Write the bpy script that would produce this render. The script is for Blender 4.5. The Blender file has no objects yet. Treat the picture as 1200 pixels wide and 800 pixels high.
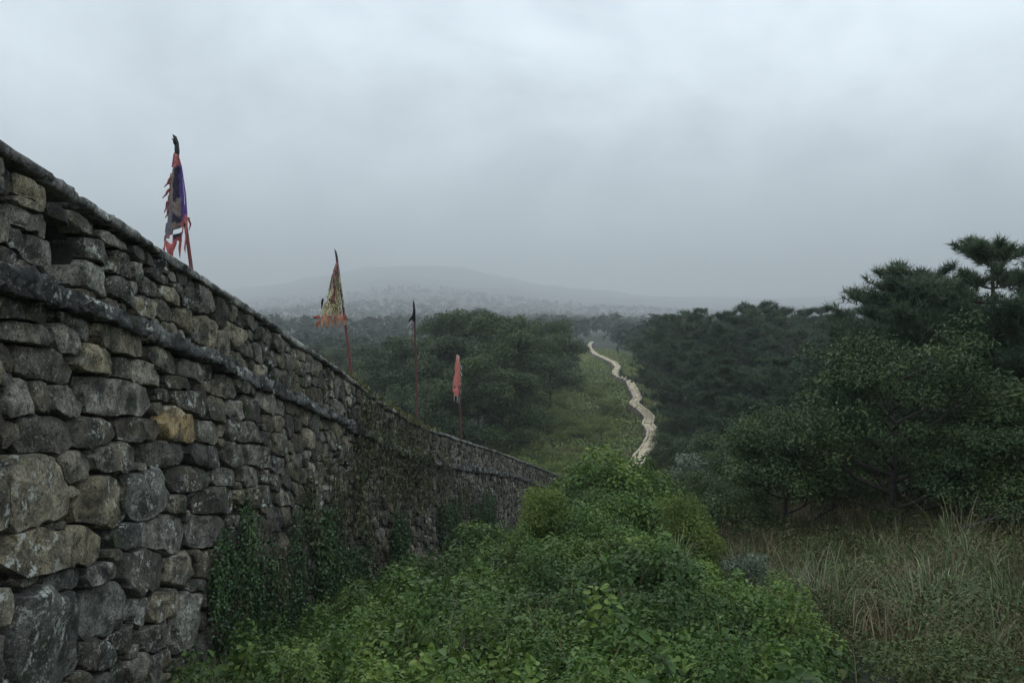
import bpy, math, random
import numpy as np
from mathutils import Vector

# ------------------------------------------------------------------ camera, world, sun, exposure
scene = bpy.context.scene
COL = scene.collection
F = 924.0                                   # focal length in pixels of a 1200 px wide picture
cam_d = bpy.data.cameras.new('camera'); cam = bpy.data.objects.new('camera', cam_d); COL.objects.link(cam)
cam_d.sensor_width = 36.0; cam_d.lens = 36.0 * F / 1200.0
cam_d.clip_start = 0.05; cam_d.clip_end = 12000
cam.location = (0, 0, 0); cam.rotation_euler = (math.radians(90), 0, 0)
scene.camera = cam
scene.view_settings.view_transform = 'Standard'; scene.view_settings.look = 'None'
scene.view_settings.gamma = 1.0; scene.view_settings.exposure = 0.0
scene.view_settings.use_curve_mapping = False
scene.cycles.use_denoising = True
scene.cycles.max_bounces = 5; scene.cycles.diffuse_bounces = 2; scene.cycles.glossy_bounces = 1
scene.cycles.transmission_bounces = 3; scene.cycles.volume_bounces = 1; scene.cycles.transparent_max_bounces = 4
scene.cycles.sample_clamp_indirect = 4.0

SUN_EL, SUN_AZ = 50.0, -35.0                # overcast: a broad soft glow up and to the left
world = bpy.data.worlds.new('World'); scene.world = world; world.use_nodes = True
def build_world():
    nt = world.node_tree; nt.nodes.clear(); N = nt.nodes.new; L = nt.links.new
    out = N('ShaderNodeOutputWorld')
    sky = N('ShaderNodeTexSky'); sky.sky_type = 'NISHITA'; sky.sun_disc = False
    sky.sun_elevation = math.radians(SUN_EL); sky.sun_rotation = math.radians(SUN_AZ)
    b1 = N('ShaderNodeBackground'); b1.inputs['Strength'].default_value = 0.08
    L(sky.outputs[0], b1.inputs[0])
    tc = N('ShaderNodeTexCoord'); mp = N('ShaderNodeMapping'); mp.inputs['Scale'].default_value = (1.0, 1.0, 1.5)
    mp.inputs['Location'].default_value = (0.35, 0.2, 0.75)
    L(tc.outputs['Generated'], mp.inputs['Vector'])
    n1 = N('ShaderNodeTexNoise'); n1.inputs['Scale'].default_value = 2.6; n1.inputs['Detail'].default_value = 7
    n1.inputs['Roughness'].default_value = 0.56; n1.inputs['Distortion'].default_value = 0.25
    L(mp.outputs[0], n1.inputs['Vector'])
    cr = N('ShaderNodeValToRGB'); e = cr.color_ramp.elements
    e[0].position = 0.36; e[0].color = (0.93, 1.08, 1.19, 1)
    e[1].position = 0.63; e[1].color = (1.58, 1.79, 1.93, 1)
    L(n1.outputs[0], cr.inputs[0])
    b2 = N('ShaderNodeBackground'); b2.inputs['Strength'].default_value = 1.0
    L(cr.outputs[0], b2.inputs[0])
    mx = N('ShaderNodeMixShader'); mx.inputs[0].default_value = 0.92
    L(b1.outputs[0], mx.inputs[1]); L(b2.outputs[0], mx.inputs[2]); L(mx.outputs[0], out.inputs['Surface'])
build_world()
sd = bpy.data.lights.new('sun', 'SUN'); sd.energy = 1.3; sd.angle = math.radians(45); sd.color = (1.0, 0.97, 0.93)
sun = bpy.data.objects.new('sun', sd); COL.objects.link(sun)
a_, e_ = math.radians(SUN_AZ), math.radians(SUN_EL)
sun_dir = Vector((math.sin(a_) * math.cos(e_), math.cos(a_) * math.cos(e_), math.sin(e_)))
sun.rotation_euler = sun_dir.to_track_quat('Z', 'Y').to_euler()

rng = np.random.default_rng(11)
random.seed(5)

# ------------------------------------------------------------------ small maths
def sm(a, b, x):
    t = np.clip((np.asarray(x, float) - a) / (b - a), 0, 1); return t * t * (3 - 2 * t)
def _h(ix, iy, iz):
    n = (ix.astype(np.int64) * 374761393 + iy.astype(np.int64) * 668265263 + iz.astype(np.int64) * 2147483647 % 1274126177) & 0xffffffff
    n = ((n ^ (n >> 13)) * 1274126177) & 0xffffffff
    n = ((n ^ (n >> 16)) * 2246822519) & 0xffffffff
    return ((n ^ (n >> 15)) & 0xffff) / 65535.0
def vnoise(x, y, z=0.0):
    x, y, z = np.broadcast_arrays(np.asarray(x, float), np.asarray(y, float), np.asarray(z, float))
    ix, iy, iz = np.floor(x), np.floor(y), np.floor(z)
    fx, fy, fz = x - ix, y - iy, z - iz
    fx, fy, fz = [f * f * (3 - 2 * f) for f in (fx, fy, fz)]
    r = 0
    for a in (0, 1):
        for b in (0, 1):
            for c in (0, 1):
                r = r + _h(ix + a, iy + b, (iz + c) * 7 + 3) * (fx if a else 1 - fx) * (fy if b else 1 - fy) * (fz if c else 1 - fz)
    return r
def fbm(x, y, z=0.0, o=3):
    r, a, s = 0, 0.5, 1.0
    for k in range(o):
        r = r + a * (vnoise(np.asarray(x) * s + 17 * k, np.asarray(y) * s + 5 * k, np.asarray(z) * s) - 0.5) * 2; a *= 0.5; s *= 2.03
    return r
def unit(v): return v / np.maximum(np.linalg.norm(v, axis=-1, keepdims=True), 1e-9)
def rand_dirs(n): return unit(rng.normal(size=(n, 3)))

# ------------------------------------------------------------------ mesh helpers
def new_mesh(name, verts, faces, mat, attrs=None, smooth=False):
    """verts (n,3); faces: int array (m,k) or list of such arrays"""
    me = bpy.data.meshes.new(name)
    verts = np.asarray(verts, np.float32)
    fl = [np.asarray(f, np.int32) for f in (faces if isinstance(faces, list) else [faces]) if len(f)]
    tot = np.concatenate([np.full(len(f), f.shape[1], np.int32) for f in fl])
    idx = np.concatenate([f.ravel() for f in fl])
    me.vertices.add(len(verts)); me.vertices.foreach_set('co', verts.ravel())
    me.loops.add(len(idx)); me.loops.foreach_set('vertex_index', idx)
    me.polygons.add(len(tot))
    st = np.zeros(len(tot), np.int32); st[1:] = np.cumsum(tot)[:-1]
    me.polygons.foreach_set('loop_start', st); me.polygons.foreach_set('loop_total', tot)
    if smooth: me.polygons.foreach_set('use_smooth', np.ones(len(tot), bool))
    me.update(calc_edges=True)
    for k, v in (attrs or {}).items():
        v = np.asarray(v, np.float32)
        if v.ndim == 1:
            at = me.attributes.new(k, 'FLOAT', 'POINT'); at.data.foreach_set('value', v)
        else:
            at = me.attributes.new(k, 'FLOAT_COLOR', 'POINT')
            at.data.foreach_set('color', np.concatenate([v[:, :3], np.ones((len(v), 1), np.float32)], 1).astype(np.float32).ravel())
    if mat: me.materials.append(mat)
    return me
def link(name, me, parent=None, loc=None):
    o = bpy.data.objects.new(name, me); COL.objects.link(o)
    if parent: o.parent = parent
    if loc is not None: o.location = loc
    return o
def tag(o, label=None, cat=None, group=None, kind=None):
    if label: o['label'] = label
    if cat: o['category'] = cat
    if group: o['group'] = group
    if kind: o['kind'] = kind
    return o
def thing(name, loc, label, cat, group=None):
    o = bpy.data.objects.new(name, None); COL.objects.link(o); o.location = loc; o.empty_display_size = 0.2
    return tag(o, label, cat, group)
def copy_tree(root, loc, rotz=0, scale=1.0, label=None, group=None):
    r = root.copy(); COL.objects.link(r); r.location = loc; r.rotation_euler = (0, 0, rotz); r.scale = (scale,) * 3 if np.isscalar(scale) else scale
    if label: r['label'] = label
    if group: r['group'] = group
    for ch in KIDS[root.name]:
        c = ch.copy(); COL.objects.link(c); c.parent = r
    return r
KIDS = {}

class Acc:
    """collects fixed-size pieces into one mesh"""
    def __init__(s): s.v = []; s.f = []; s.r = []; s.n = 0
    def add(s, v, f, r):
        s.v.append(v); s.f.append(np.asarray(f, np.int64) + s.n); s.r.append(r); s.n += len(v)
    def mesh(s, name, mat, smooth=False):
        fs = {}
        for f in s.f: fs.setdefault(f.shape[1], []).append(f)
        return new_mesh(name, np.concatenate(s.v), [np.concatenate(x) for x in fs.values()], mat, {'rnd': np.concatenate(s.r)}, smooth)

def leaf_quads(P, A, Nn, Ln, Wd, rnd, fold=0.12, droop=0.15):
    n = len(P); A = unit(A); B = unit(np.cross(A, Nn)); Nn = np.cross(B, A)
    Ln = np.broadcast_to(Ln, (n,))[:, None]; Wd = np.broadcast_to(Wd, (n,))[:, None]
    v = np.empty((n, 4, 3))
    v[:, 0] = P
    v[:, 1] = P + A * Ln * 0.45 + B * Wd * 0.5 + Nn * Wd * fold
    v[:, 2] = P + A * Ln - Nn * Ln * droop
    v[:, 3] = P + A * Ln * 0.45 - B * Wd * 0.5 + Nn * Wd * fold
    return v.reshape(-1, 3), np.arange(n * 4).reshape(n, 4), np.repeat(rnd, 4)
def leaf_hex(P, A, Nn, Ln, Wd, rnd, fold=0.10, droop=0.25):
    n = len(P); A = unit(A); B = unit(np.cross(A, Nn)); Nn = np.cross(B, A)
    Ln = np.broadcast_to(Ln, (n,))[:, None]; Wd = np.broadcast_to(Wd, (n,))[:, None]; v = np.empty((n, 6, 3))
    v[:, 0] = P; v[:, 3] = P + A * Ln - Nn * Ln * droop
    for k, sg in ((1, 1), (5, -1)): v[:, k] = P + A * Ln * .24 + sg * B * Wd * .46 + Nn * Wd * fold
    for k, sg in ((2, 1), (4, -1)): v[:, k] = P + A * Ln * .62 + sg * B * Wd * .38 + Nn * (Wd * fold - Ln * droop * .35)
    b = (np.arange(n) * 6)[:, None]
    return v.reshape(-1, 3), np.concatenate([b + np.array([0, 1, 2, 3]), b + np.array([0, 3, 4, 5])]), np.repeat(rnd, 6)
def needles(P, A, Ln, w, rnd):
    n = len(P); A = unit(A); B = unit(np.cross(A, rand_dirs(n)))
    Ln = np.broadcast_to(Ln, (n,))[:, None]; w = np.broadcast_to(w, (n,))[:, None]
    v = np.empty((n, 3, 3)); v[:, 0] = P - B * w; v[:, 1] = P + B * w; v[:, 2] = P + A * Ln
    return v.reshape(-1, 3), np.arange(n * 3).reshape(n, 3), np.repeat(rnd, 3)
def blades(P, D, Ln, lean, w, rnd, seg=4):
    n = len(P); D = unit(D * np.array([1, 1, 0.0])); S = np.cross(D, np.array([0, 0, 1.0]))
    Ln = np.broadcast_to(Ln, (n,)); lean = np.broadcast_to(lean, (n,)); w = np.broadcast_to(w, (n,))
    v = np.empty((n, seg + 1, 2, 3))
    pos = P.copy(); th = lean * 0.25
    for k in range(seg + 1):
        t = k / seg; ww = (w * (1 - t ** 1.6) + 0.0012)[:, None]
        v[:, k, 0] = pos - S * ww; v[:, k, 1] = pos + S * ww
        st = (Ln / seg)[:, None]
        pos = pos + st * (D * np.sin(th)[:, None] + np.array([0, 0, 1.0]) * np.cos(th)[:, None])
        th = th + lean * (0.35 + 0.9 * t)
    b = (np.arange(n) * (seg + 1) * 2)[:, None, None] + (np.arange(seg) * 2)[None, :, None] + np.array([0, 1, 3, 2])[None, None, :]
    return v.reshape(-1, 3), b.reshape(-1, 4), np.repeat(rnd, (seg + 1) * 2)
def tube(pts, rad, n=7):
    pts = np.asarray(pts, float); rad = np.asarray(rad, float); m = len(pts)
    t = unit(np.gradient(pts, axis=0)); up = np.array([0.31, 0.17, 0.93])
    a = unit(np.cross(t, up)); b = np.cross(t, a)
    th = np.arange(n) * 2 * math.pi / n
    ring = pts[:, None] + rad[:, None, None] * (np.cos(th)[None, :, None] * a[:, None] + np.sin(th)[None, :, None] * b[:, None])
    i = np.arange(m - 1)[:, None] * n; j = np.arange(n)[None, :]
    f = np.stack([i + j, i + (j + 1) % n, i + n + (j + 1) % n, i + n + j], -1).reshape(-1, 4)
    return ring.reshape(-1, 3), f, np.full(m * n, rng.random())

# ------------------------------------------------------------------ materials
def nodes(name):
    m = bpy.data.materials.new(name); m.use_nodes = True; nt = m.node_tree
    return m, nt, nt.nodes.new, nt.links.new, nt.nodes['Principled BSDF'], nt.nodes['Material Output']
def leaf_mat(name, dark, mid, light, rough=0.55, spec=0.35, trans=0.25, patch=0.6, objvar=0.25, dry=None, dry_amt=0.0):
    m, nt, N, L, P, out = nodes(name)
    at = N('ShaderNodeAttribute'); at.attribute_name = 'rnd'
    geo = N('ShaderNodeNewGeometry'); nz = N('ShaderNodeTexNoise'); nz.inputs['Scale'].default_value = patch; nz.inputs['Detail'].default_value = 3
    L(geo.outputs['Position'], nz.inputs['Vector'])
    oi = N('ShaderNodeObjectInfo')
    a1 = N('ShaderNodeMath'); a1.operation = 'MULTIPLY_ADD'; a1.inputs[1].default_value = 0.55; L(at.outputs['Fac'], a1.inputs[0])
    s1 = N('ShaderNodeMath'); s1.operation = 'MULTIPLY_ADD'; s1.inputs[1].default_value = 1.5; s1.inputs[2].default_value = -0.52; L(nz.outputs[0], s1.inputs[0])
    L(s1.outputs[0], a1.inputs[2])
    a2 = N('ShaderNodeMath'); a2.operation = 'MULTIPLY_ADD'; a2.inputs[1].default_value = objvar; L(oi.outputs['Random'], a2.inputs[0]); L(a1.outputs[0], a2.inputs[2])
    cr = N('ShaderNodeValToRGB'); e = cr.color_ramp.elements
    e[0].position = 0.0; e[0].color = (*dark, 1); e[1].position = 0.5; e[1].color = (*mid, 1)
    x = e.new(0.95); x.color = (*light, 1)
    L(a2.outputs[0], cr.inputs[0]); colr = cr.outputs[0]
    if dry:
        n2 = N('ShaderNodeTexNoise'); n2.inputs['Scale'].default_value = patch * 1.7; n2.inputs['Detail'].default_value = 4
        ad = N('ShaderNodeVectorMath'); ad.operation = 'ADD'; ad.inputs[1].default_value = (31, 7, 3); L(geo.outputs['Position'], ad.inputs[0]); L(ad.outputs[0], n2.inputs['Vector'])
        mr = N('ShaderNodeMath'); mr.operation = 'MULTIPLY_ADD'; mr.inputs[1].default_value = 0.35; L(at.outputs['Fac'], mr.inputs[0]); L(n2.outputs[0], mr.inputs[2])
        r2 = N('ShaderNodeMapRange'); r2.inputs['From Min'].default_value = 0.85 - dry_amt; r2.inputs['From Max'].default_value = 0.95 - dry_amt * 0.8
        L(mr.outputs[0], r2.inputs['Value'])
        mx = N('ShaderNodeMix'); mx.data_type = 'RGBA'; L(r2.outputs[0], mx.inputs['Factor']); L(colr, mx.inputs['A']); mx.inputs['B'].default_value = (*dry, 1); colr = mx.outputs['Result']
    L(colr, P.inputs['Base Color']); P.inputs['Roughness'].default_value = rough; P.inputs['Specular IOR Level'].default_value = spec
    if trans:
        tr = N('ShaderNodeBsdfTranslucent'); L(colr, tr.inputs[0]); ms = N('ShaderNodeMixShader'); ms.inputs[0].default_value = trans
        L(P.outputs[0], ms.inputs[1]); L(tr.outputs[0], ms.inputs[2]); L(ms.outputs[0], out.inputs['Surface'])
    return m
def rock_mat(name, lichen=0.5, moss=0.15, bump=0.35, val=1.0):
    m, nt, N, L, P, out = nodes(name)
    at = N('ShaderNodeAttribute'); at.attribute_name = 'tint'
    geo = N('ShaderNodeNewGeometry'); pos = geo.outputs['Position']
    def noise(sc, det, off=(0, 0, 0), rough=0.55):
        v = pos
        if off != (0, 0, 0):
            ad = N('ShaderNodeVectorMath'); ad.operation = 'ADD'; ad.inputs[1].default_value = off; L(pos, ad.inputs[0]); v = ad.outputs[0]
        n = N('ShaderNodeTexNoise'); n.inputs['Scale'].default_value = sc; n.inputs['Detail'].default_value = det; n.inputs['Roughness'].default_value = rough; L(v, n.inputs['Vector']); return n.outputs[0]
    def rng_(x, a, b, c=0.0, d=1.0):
        r = N('ShaderNodeMapRange'); r.inputs[1].default_value = a; r.inputs[2].default_value = b; r.inputs[3].default_value = c; r.inputs[4].default_value = d; L(x, r.inputs[0]); return r.outputs[0]
    def mul(a, b):
        x = N('ShaderNodeMath'); x.operation = 'MULTIPLY'; L(a, x.inputs[0]); L(b, x.inputs[1]); return x.outputs[0]
    def mix(f, a, bcol):
        x = N('ShaderNodeMix'); x.data_type = 'RGBA'; L(f, x.inputs['Factor']); L(a, x.inputs['A']); x.inputs['B'].default_value = (*bcol, 1); return x.outputs['Result']
    grain = noise(55, 4, rough=0.7); blot = noise(5, 6, (3, 1, 9), 0.65); big = noise(1.1, 3, (8, 2, 1))
    # granite grain times tint
    g = rng_(grain, 0.34, 0.66, 0.35 * val, 1.65 * val); bb = rng_(blot, 0.36, 0.64, 0.38, 1.65)
    gm = mul(g, bb)
    sc = N('ShaderNodeVectorMath'); sc.operation = 'SCALE'; L(at.outputs['Color'], sc.inputs[0]); L(gm, sc.inputs['Scale'])
    c = sc.outputs[0]
    # dark weather stains
    st = mul(rng_(noise(2.6, 6, (5, 5, 5), 0.7), 0.48, 0.60), rng_(big, 0.35, 0.6, 0.35, 1.0))
    c = mix(st, c, (0.022, 0.023, 0.022))
    # pale lichen
    li = mul(rng_(noise(9.0, 8, (1, 7, 2), 0.75), 0.55, 0.59), rng_(noise(1.3, 2, (4, 9, 6)), 0.62 - 0.25 * lichen, 0.74 - 0.25 * lichen))
    c = mix(li, c, (0.46, 0.47, 0.42))
    sp = rng_(noise(34, 4, (6, 1, 3), 0.6), 0.60, 0.65, 0.0, 0.75)      # lichen specks
    c = mix(mul(sp, rng_(noise(2.1, 3, (7, 7, 2)), 0.42, 0.58)), c, (0.36, 0.37, 0.33))
    pt = rng_(noise(19, 5, (2, 8, 8), 0.7), 0.36, 0.46, 0.8, 0.0)       # dark pits
    c = mix(pt, c, (0.018, 0.017, 0.015))
    # moss
    mo = mul(rng_(noise(4, 5, (2, 2, 8), 0.6), 0.62 - 0.2 * moss, 0.72 - 0.2 * moss), rng_(big, 0.45, 0.6))
    c = mix(mo, c, (0.035, 0.05, 0.018))
    L(c, P.inputs['Base Color']); P.inputs['Roughness'].default_value = 0.85; P.inputs['Specular IOR Level'].default_value = 0.3
    bp = N('ShaderNodeBump'); bp.inputs['Strength'].default_value = bump; bp.inputs['Distance'].default_value = 0.03
    sm_ = N('ShaderNodeMath'); sm_.operation = 'MULTIPLY_ADD'; sm_.inputs[1].default_value = 0.35; L(grain, sm_.inputs[0]); L(noise(14, 6, (9, 9, 1), 0.65), sm_.inputs[2])
    L(sm_.outputs[0], bp.inputs['Height']); L(bp.outputs[0], P.inputs['Normal'])
    return m
def plain_mat(name, c1, c2, scale=8.0, rough=0.9, bump=0.3, det=5):
    m, nt, N, L, P, out = nodes(name)
    geo = N('ShaderNodeNewGeometry'); nz = N('ShaderNodeTexNoise'); nz.inputs['Scale'].default_value = scale; nz.inputs['Detail'].default_value = det; nz.inputs['Roughness'].default_value = 0.65
    L(geo.outputs['Position'], nz.inputs['Vector'])
    cr = N('ShaderNodeValToRGB'); e = cr.color_ramp.elements; e[0].position = 0.32; e[0].color = (*c1, 1); e[1].position = 0.68; e[1].color = (*c2, 1)
    L(nz.outputs[0], cr.inputs[0]); L(cr.outputs[0], P.inputs['Base Color']); P.inputs['Roughness'].default_value = rough; P.inputs['Specular IOR Level'].default_value = 0.25
    bp = N('ShaderNodeBump'); bp.inputs['Strength'].default_value = bump; bp.inputs['Distance'].default_value = 0.02; L(nz.outputs[0], bp.inputs['Height']); L(bp.outputs[0], P.inputs['Normal'])
    return m
M = {}
M['rock'] = rock_mat('granite_rubble', 0.62, 0.3, 0.85)
M['cap'] = rock_mat('granite_coping', 0.75, 0.35, 0.6)
M['course'] = rock_mat('granite_string_course', 0.9, 0.15, 0.8)
M['core'] = plain_mat('dark_wall_core', (0.012, 0.011, 0.01), (0.03, 0.028, 0.024), 9)
M['soil'] = plain_mat('soil', (0.022, 0.024, 0.014), (0.05, 0.05, 0.028), 1.3)
M['woodland'] = plain_mat('woodland_floor', (0.013, 0.019, 0.010), (0.028, 0.034, 0.018), .25)
M['bark'] = plain_mat('bark', (0.025, 0.022, 0.02), (0.075, 0.062, 0.052), 14, 0.9, 0.6)
M['pale'] = plain_mat('pale_capstone', (0.30, 0.25, 0.17), (0.60, 0.51, 0.37), 1.1, 0.9, 0.6, 8)
M['paleedge'] = plain_mat('pale_edge_stone', (0.34, 0.29, 0.215), (0.62, 0.54, 0.42), 2.2, 0.9, 0.6, 8)
M['paleside'] = plain_mat('far_wall_side', (0.06, 0.05, 0.042), (0.16, 0.135, 0.11), 2.4, 0.9, 0.6)
M['creeper'] = leaf_mat('creeper_leaf', (0.018, 0.042, 0.011), (0.055, 0.108, 0.023), (0.14, 0.205, 0.042), 0.5, 0.28, 0.25, 0.55, 0.0, (0.13, 0.085, 0.035), -.02)
M['lush'] = leaf_mat('lush_leaf', (0.028, 0.065, 0.014), (0.075, 0.140, 0.026), (0.18, 0.25, 0.045), 0.5, 0.28, 0.25, 0.8, 0.0)
M['feather'] = leaf_mat('feathery_leaf', (0.06, 0.09, 0.022), (0.12, 0.165, 0.036), (0.22, 0.27, 0.065), 0.6, 0.25, 0.3, 1.2, 0.0)
M['grey'] = leaf_mat('grey_green_leaf', (0.035, 0.052, 0.032), (0.09, 0.12, 0.078), (0.24, 0.28, 0.20), 0.5, 0.4, 0.15, 2.0, 0.0)
M['tree'] = leaf_mat('tree_leaf', (0.012, 0.028, 0.011), (0.033, 0.060, 0.021), (0.08, 0.108, 0.034), 0.5, 0.22, 0.22, 0.4, 0.3)
M['oak'] = leaf_mat('oak_leaf', (0.013, 0.030, 0.012), (0.035, 0.064, 0.022), (0.09, 0.12, 0.040), 0.5, 0.22, 0.2, 0.9, 0.2)
M['pine'] = leaf_mat('pine_needle', (0.010, 0.026, 0.014), (0.024, 0.050, 0.026), (0.075, 0.105, 0.055), 0.55, 0.2, 0.08, 0.4, 0.3)
M['scrub'] = leaf_mat('scrub_leaf', (0.06, 0.095, 0.026), (0.135, 0.18, 0.046), (0.23, 0.26, 0.085), 0.6, 0.25, 0.2, 0.09, 0.2, (0.13, 0.11, 0.055), 0.08)
M['weeds'] = leaf_mat('meadow_weed', (0.024, 0.044, 0.014), (0.058, 0.086, 0.025), (0.13, 0.155, 0.05), 0.55, 0.25, 0.2, 0.8, 0.0, (0.115, 0.085, 0.045), 0.045)
M['far'] = leaf_mat('far_leaf', (0.012, 0.022, 0.012), (0.022, 0.038, 0.018), (0.034, 0.05, 0.024), 0.9, 0.05, 0.1, 0.03, 0.0)
M['dry'] = leaf_mat('dry_grass', (0.036, 0.042, 0.015), (0.10, 0.085, 0.036), (0.36, 0.27, 0.17), 0.6, 0.25, 0.2, 0.7, 0.0)
M['silver'] = leaf_mat('silver_grass', (0.032, 0.054, 0.016), (0.078, 0.112, 0.036), (0.25, 0.29, 0.13), 0.45, 0.4, 0.2, 1.5, 0.0, (0.20, 0.17, 0.11), 0.06)
M['ivy'] = leaf_mat('ivy_leaf', (0.016, 0.038, 0.014), (0.036, 0.082, 0.026), (0.085, 0.135, 0.045), 0.4, 0.45, 0.15, 2.0, 0.0, (0.10, 0.07, 0.035), 0.02)
M['deadivy'] = leaf_mat('withered_ivy', (0.034, 0.046, 0.022), (0.08, 0.095, 0.045), (0.20, 0.205, 0.12), 0.7, 0.2, 0.1, 2.0, 0.0, (0.12, 0.105, 0.06), 0.02)
M['mosst'] = leaf_mat('moss_tuft', (0.045, 0.048, 0.014), (0.085, 0.085, 0.024), (0.15, 0.14, 0.05), 0.8, 0.1, 0.1, 3.0, 0.0)

# ------------------------------------------------------------------ the wall line (plan and heights) and the ground
TOPPX = np.array([(-200, 60), (0, 172), (50, 205), (100, 238), (160, 278), (220, 315), (270, 348), (330, 390), (400, 436), (440, 468), (490, 498), (540, 515), (580, 528), (628, 546), (700, 575)], float)
COUPX = np.array([(-200, 265), (0, 330), (60, 352), (110, 368), (180, 393), (240, 420), (300, 447), (360, 475), (400, 495), (450, 523), (490, 538), (520, 545), (560, 551), (600, 557), (640, 572), (700, 600)], float)
KY = np.array([5.85, 6.55, 7.45, 8.9, 9.94, 11.7, 14, 15.7, 18.9, 22, 24.6, 31.0, 40, 46, 56.])
KX = np.array([-3.80, -3.86, -3.93, -4.0, -3.97, -3.83, -3.62, -3.4, -3.05, -2.58, -2.12, -1.1, 0.25, 1.3, 4.2])
_yy = np.arange(-8, 60, 0.05)
_xx = np.where(_yy < 5.85, -3.80 + (5.85 - _yy) * 0.03, np.interp(_yy, KY, KX))
def gsmooth(a, s):
    k = np.exp(-0.5 * (np.arange(-4 * s, 4 * s + 1) / s) ** 2); k /= k.sum()
    return np.convolve(np.pad(a, 4 * s, mode='reflect', reflect_type='odd'), k, 'valid')
_xx = gsmooth(_xx, 24)
_px = 600 + F * _xx / np.maximum(_yy, 0.5)
_T = (400 - np.interp(_px, TOPPX[:, 0], TOPPX[:, 1])) * _yy / F
_K = (400 - np.interp(_px, COUPX[:, 0], COUPX[:, 1])) * _yy / F
i0 = np.searchsorted(_yy, 5.8)
_T[:i0] = _T[i0] + (5.8 - _yy[:i0]) * 0.09; _K[:i0] = _K[i0] + (5.8 - _yy[:i0]) * 0.09
_T = gsmooth(_T, 10); _K = gsmooth(_K, 14)
_S = np.concatenate([[0], np.cumsum(np.hypot(np.diff(_xx), np.diff(_yy)))])
Y2S = lambda y: np.interp(y, _yy, _S)
def wall_at(s):
    """plan point, unit tangent, unit normal (towards the viewer's side), top z, course z"""
    y = np.interp(s, _S, _yy); x = np.interp(s, _S, _xx)
    y2 = np.interp(s + 0.1, _S, _yy); x2 = np.interp(s + 0.1, _S, _xx); y1 = np.interp(s - 0.1, _S, _yy); x1 = np.interp(s - 0.1, _S, _xx)
    t = unit(np.stack([x2 - x1, y2 - y1], -1)); n = np.stack([t[..., 1], -t[..., 0]], -1)
    return x, y, t, n, np.interp(s, _S, _T), np.interp(s, _S, _K)
def wall_pt(s, v, d):
    """s along, v below the top (negative down), d out of the face -> xyz"""
    x, y, t, n, T, K = wall_at(s)
    bat = -np.clip(v + 1.0, -9, 0) * 0.05          # slight batter
    return np.stack([x + n[..., 0] * (d + bat), y + n[..., 1] * (d + bat), T + v], -1)
def px2sv(px, py):
    i = np.argmin(np.abs(_px[i0 - 40:] - px)) + i0 - 40 if px > -60 else i0
    z = (400 - py) * _yy[i] / F
    return _S[i], z - _T[i]

def ridge_x(y): return np.interp(y, [55, 80, 120, 170, 260, 330, 600], [12.5, 14, 19, 22.5, 27, 33, 60])
def gz(x, y):
    x = np.asarray(x, float); y = np.asarray(y, float)
    z = np.interp(y, [-60, 0, 10, 20, 25, 40, 55, 66, 80, 100, 120, 143, 170, 215, 260, 330, 450, 700, 1000, 1500, 2200, 3200, 4300, 5400, 7000],
                  [6, -1.9, -3.6, -5.3, -6.2, -9.3, -11.8, -11.7, -11.2, -10.6, -9.8, -8.2, -7.0, -5.4, -3.8, -1.2, 2, 8, 22, 58, 115, 215, 355, 525, 420])
    z = z + sm(2, 9, x) * np.interp(y, [0, 8, 16, 30, 60], [0, .45, 1.0, 1.6, 0])
    w = sm(45, 75, y) * (1 - sm(300, 420, y)); rx = ridge_x(y)
    z = z - sm(3, 28, x - rx) * 4.5 * w - sm(16, 55, rx - x) * 5 * w
    # far hill: highest left of centre
    sh = 0.58 + 0.42 * np.exp(-((x + 0.13 * y) / (0.19 * np.maximum(y, 1))) ** 2)
    z = np.where(y > 420, 3 + (z - 3) * (1 + (sh - 1) * sm(420, 1200, y)), z)
    z = z + fbm(x / 60, y / 60, 3) * 4 * sm(150, 500, y) + fbm(x / 330, y / 330, 8) * 34 * sm(700, 2500, y)
    z = z + fbm(x / 2.2, y / 2.2, 1) * 0.10
    xw = np.interp(y, _yy, _xx); d = x - xw
    z = z - .62 * np.exp(-((d - .4) / 1.75) ** 2) * sm(5.2, 9.5, y) * (1 - sm(24, 34, y))
    # terrace behind the wall
    zt = np.interp(y, _yy, _T) - 1.25 - sm(5, 30, -d) * np.interp(y, [0, 40], [12, 6])
    k = sm(0.35, 0.75, -d) * (1 - sm(48, 70, y)) * sm(-60, -30, x)
    return z * (1 - k) + zt * k

def build_ground():
    def axis(a, b, lo, hi, step, grow):
        c = list(np.arange(a, b + 1e-6, step)); s = step; x = a
        while x > lo: s *= grow; x -= s; c.insert(0, max(x, lo))
        s = step; x = c[-1]
        while x < hi: s *= grow; x += s; c.append(min(x, hi))
        return np.array(sorted(set(c)))
    xs = axis(-8, 16, -6800, 6800, 0.35, 1.075); ys = axis(-2, 50, -200, 7000, 0.45, 1.048)
    X, Y = np.meshgrid(xs, ys); Z = gz(X, Y)
    nx, ny = len(xs), len(ys)
    i = np.arange(ny - 1)[:, None] * nx + np.arange(nx - 1)[None, :]
    f = np.stack([i, i + 1, i + nx + 1, i + nx], -1).reshape(-1, 4)
    o = link('ground', new_mesh('ground', np.stack([X, Y, Z], -1).reshape(-1, 3), f, M['woodland'], smooth=True))
    tag(o, 'sloping soil of the hillside, valley and far hill', None, None, 'structure')
build_ground()

# ------------------------------------------------------------------ the stone wall
WALL = thing('fortress_wall', (float(_xx[i0]), float(_yy[i0]), -3.2), 'long dark rubble stone fortress wall with coping descending into the valley', 'stone wall')
WOFF = np.array(WALL.location)
S_END = float(Y2S(55)); S_BEG = float(Y2S(0.5))
HOLE = (*px2sv(75, 306), 0.30, 0.27)        # loophole: s, v, half width, half height

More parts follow.
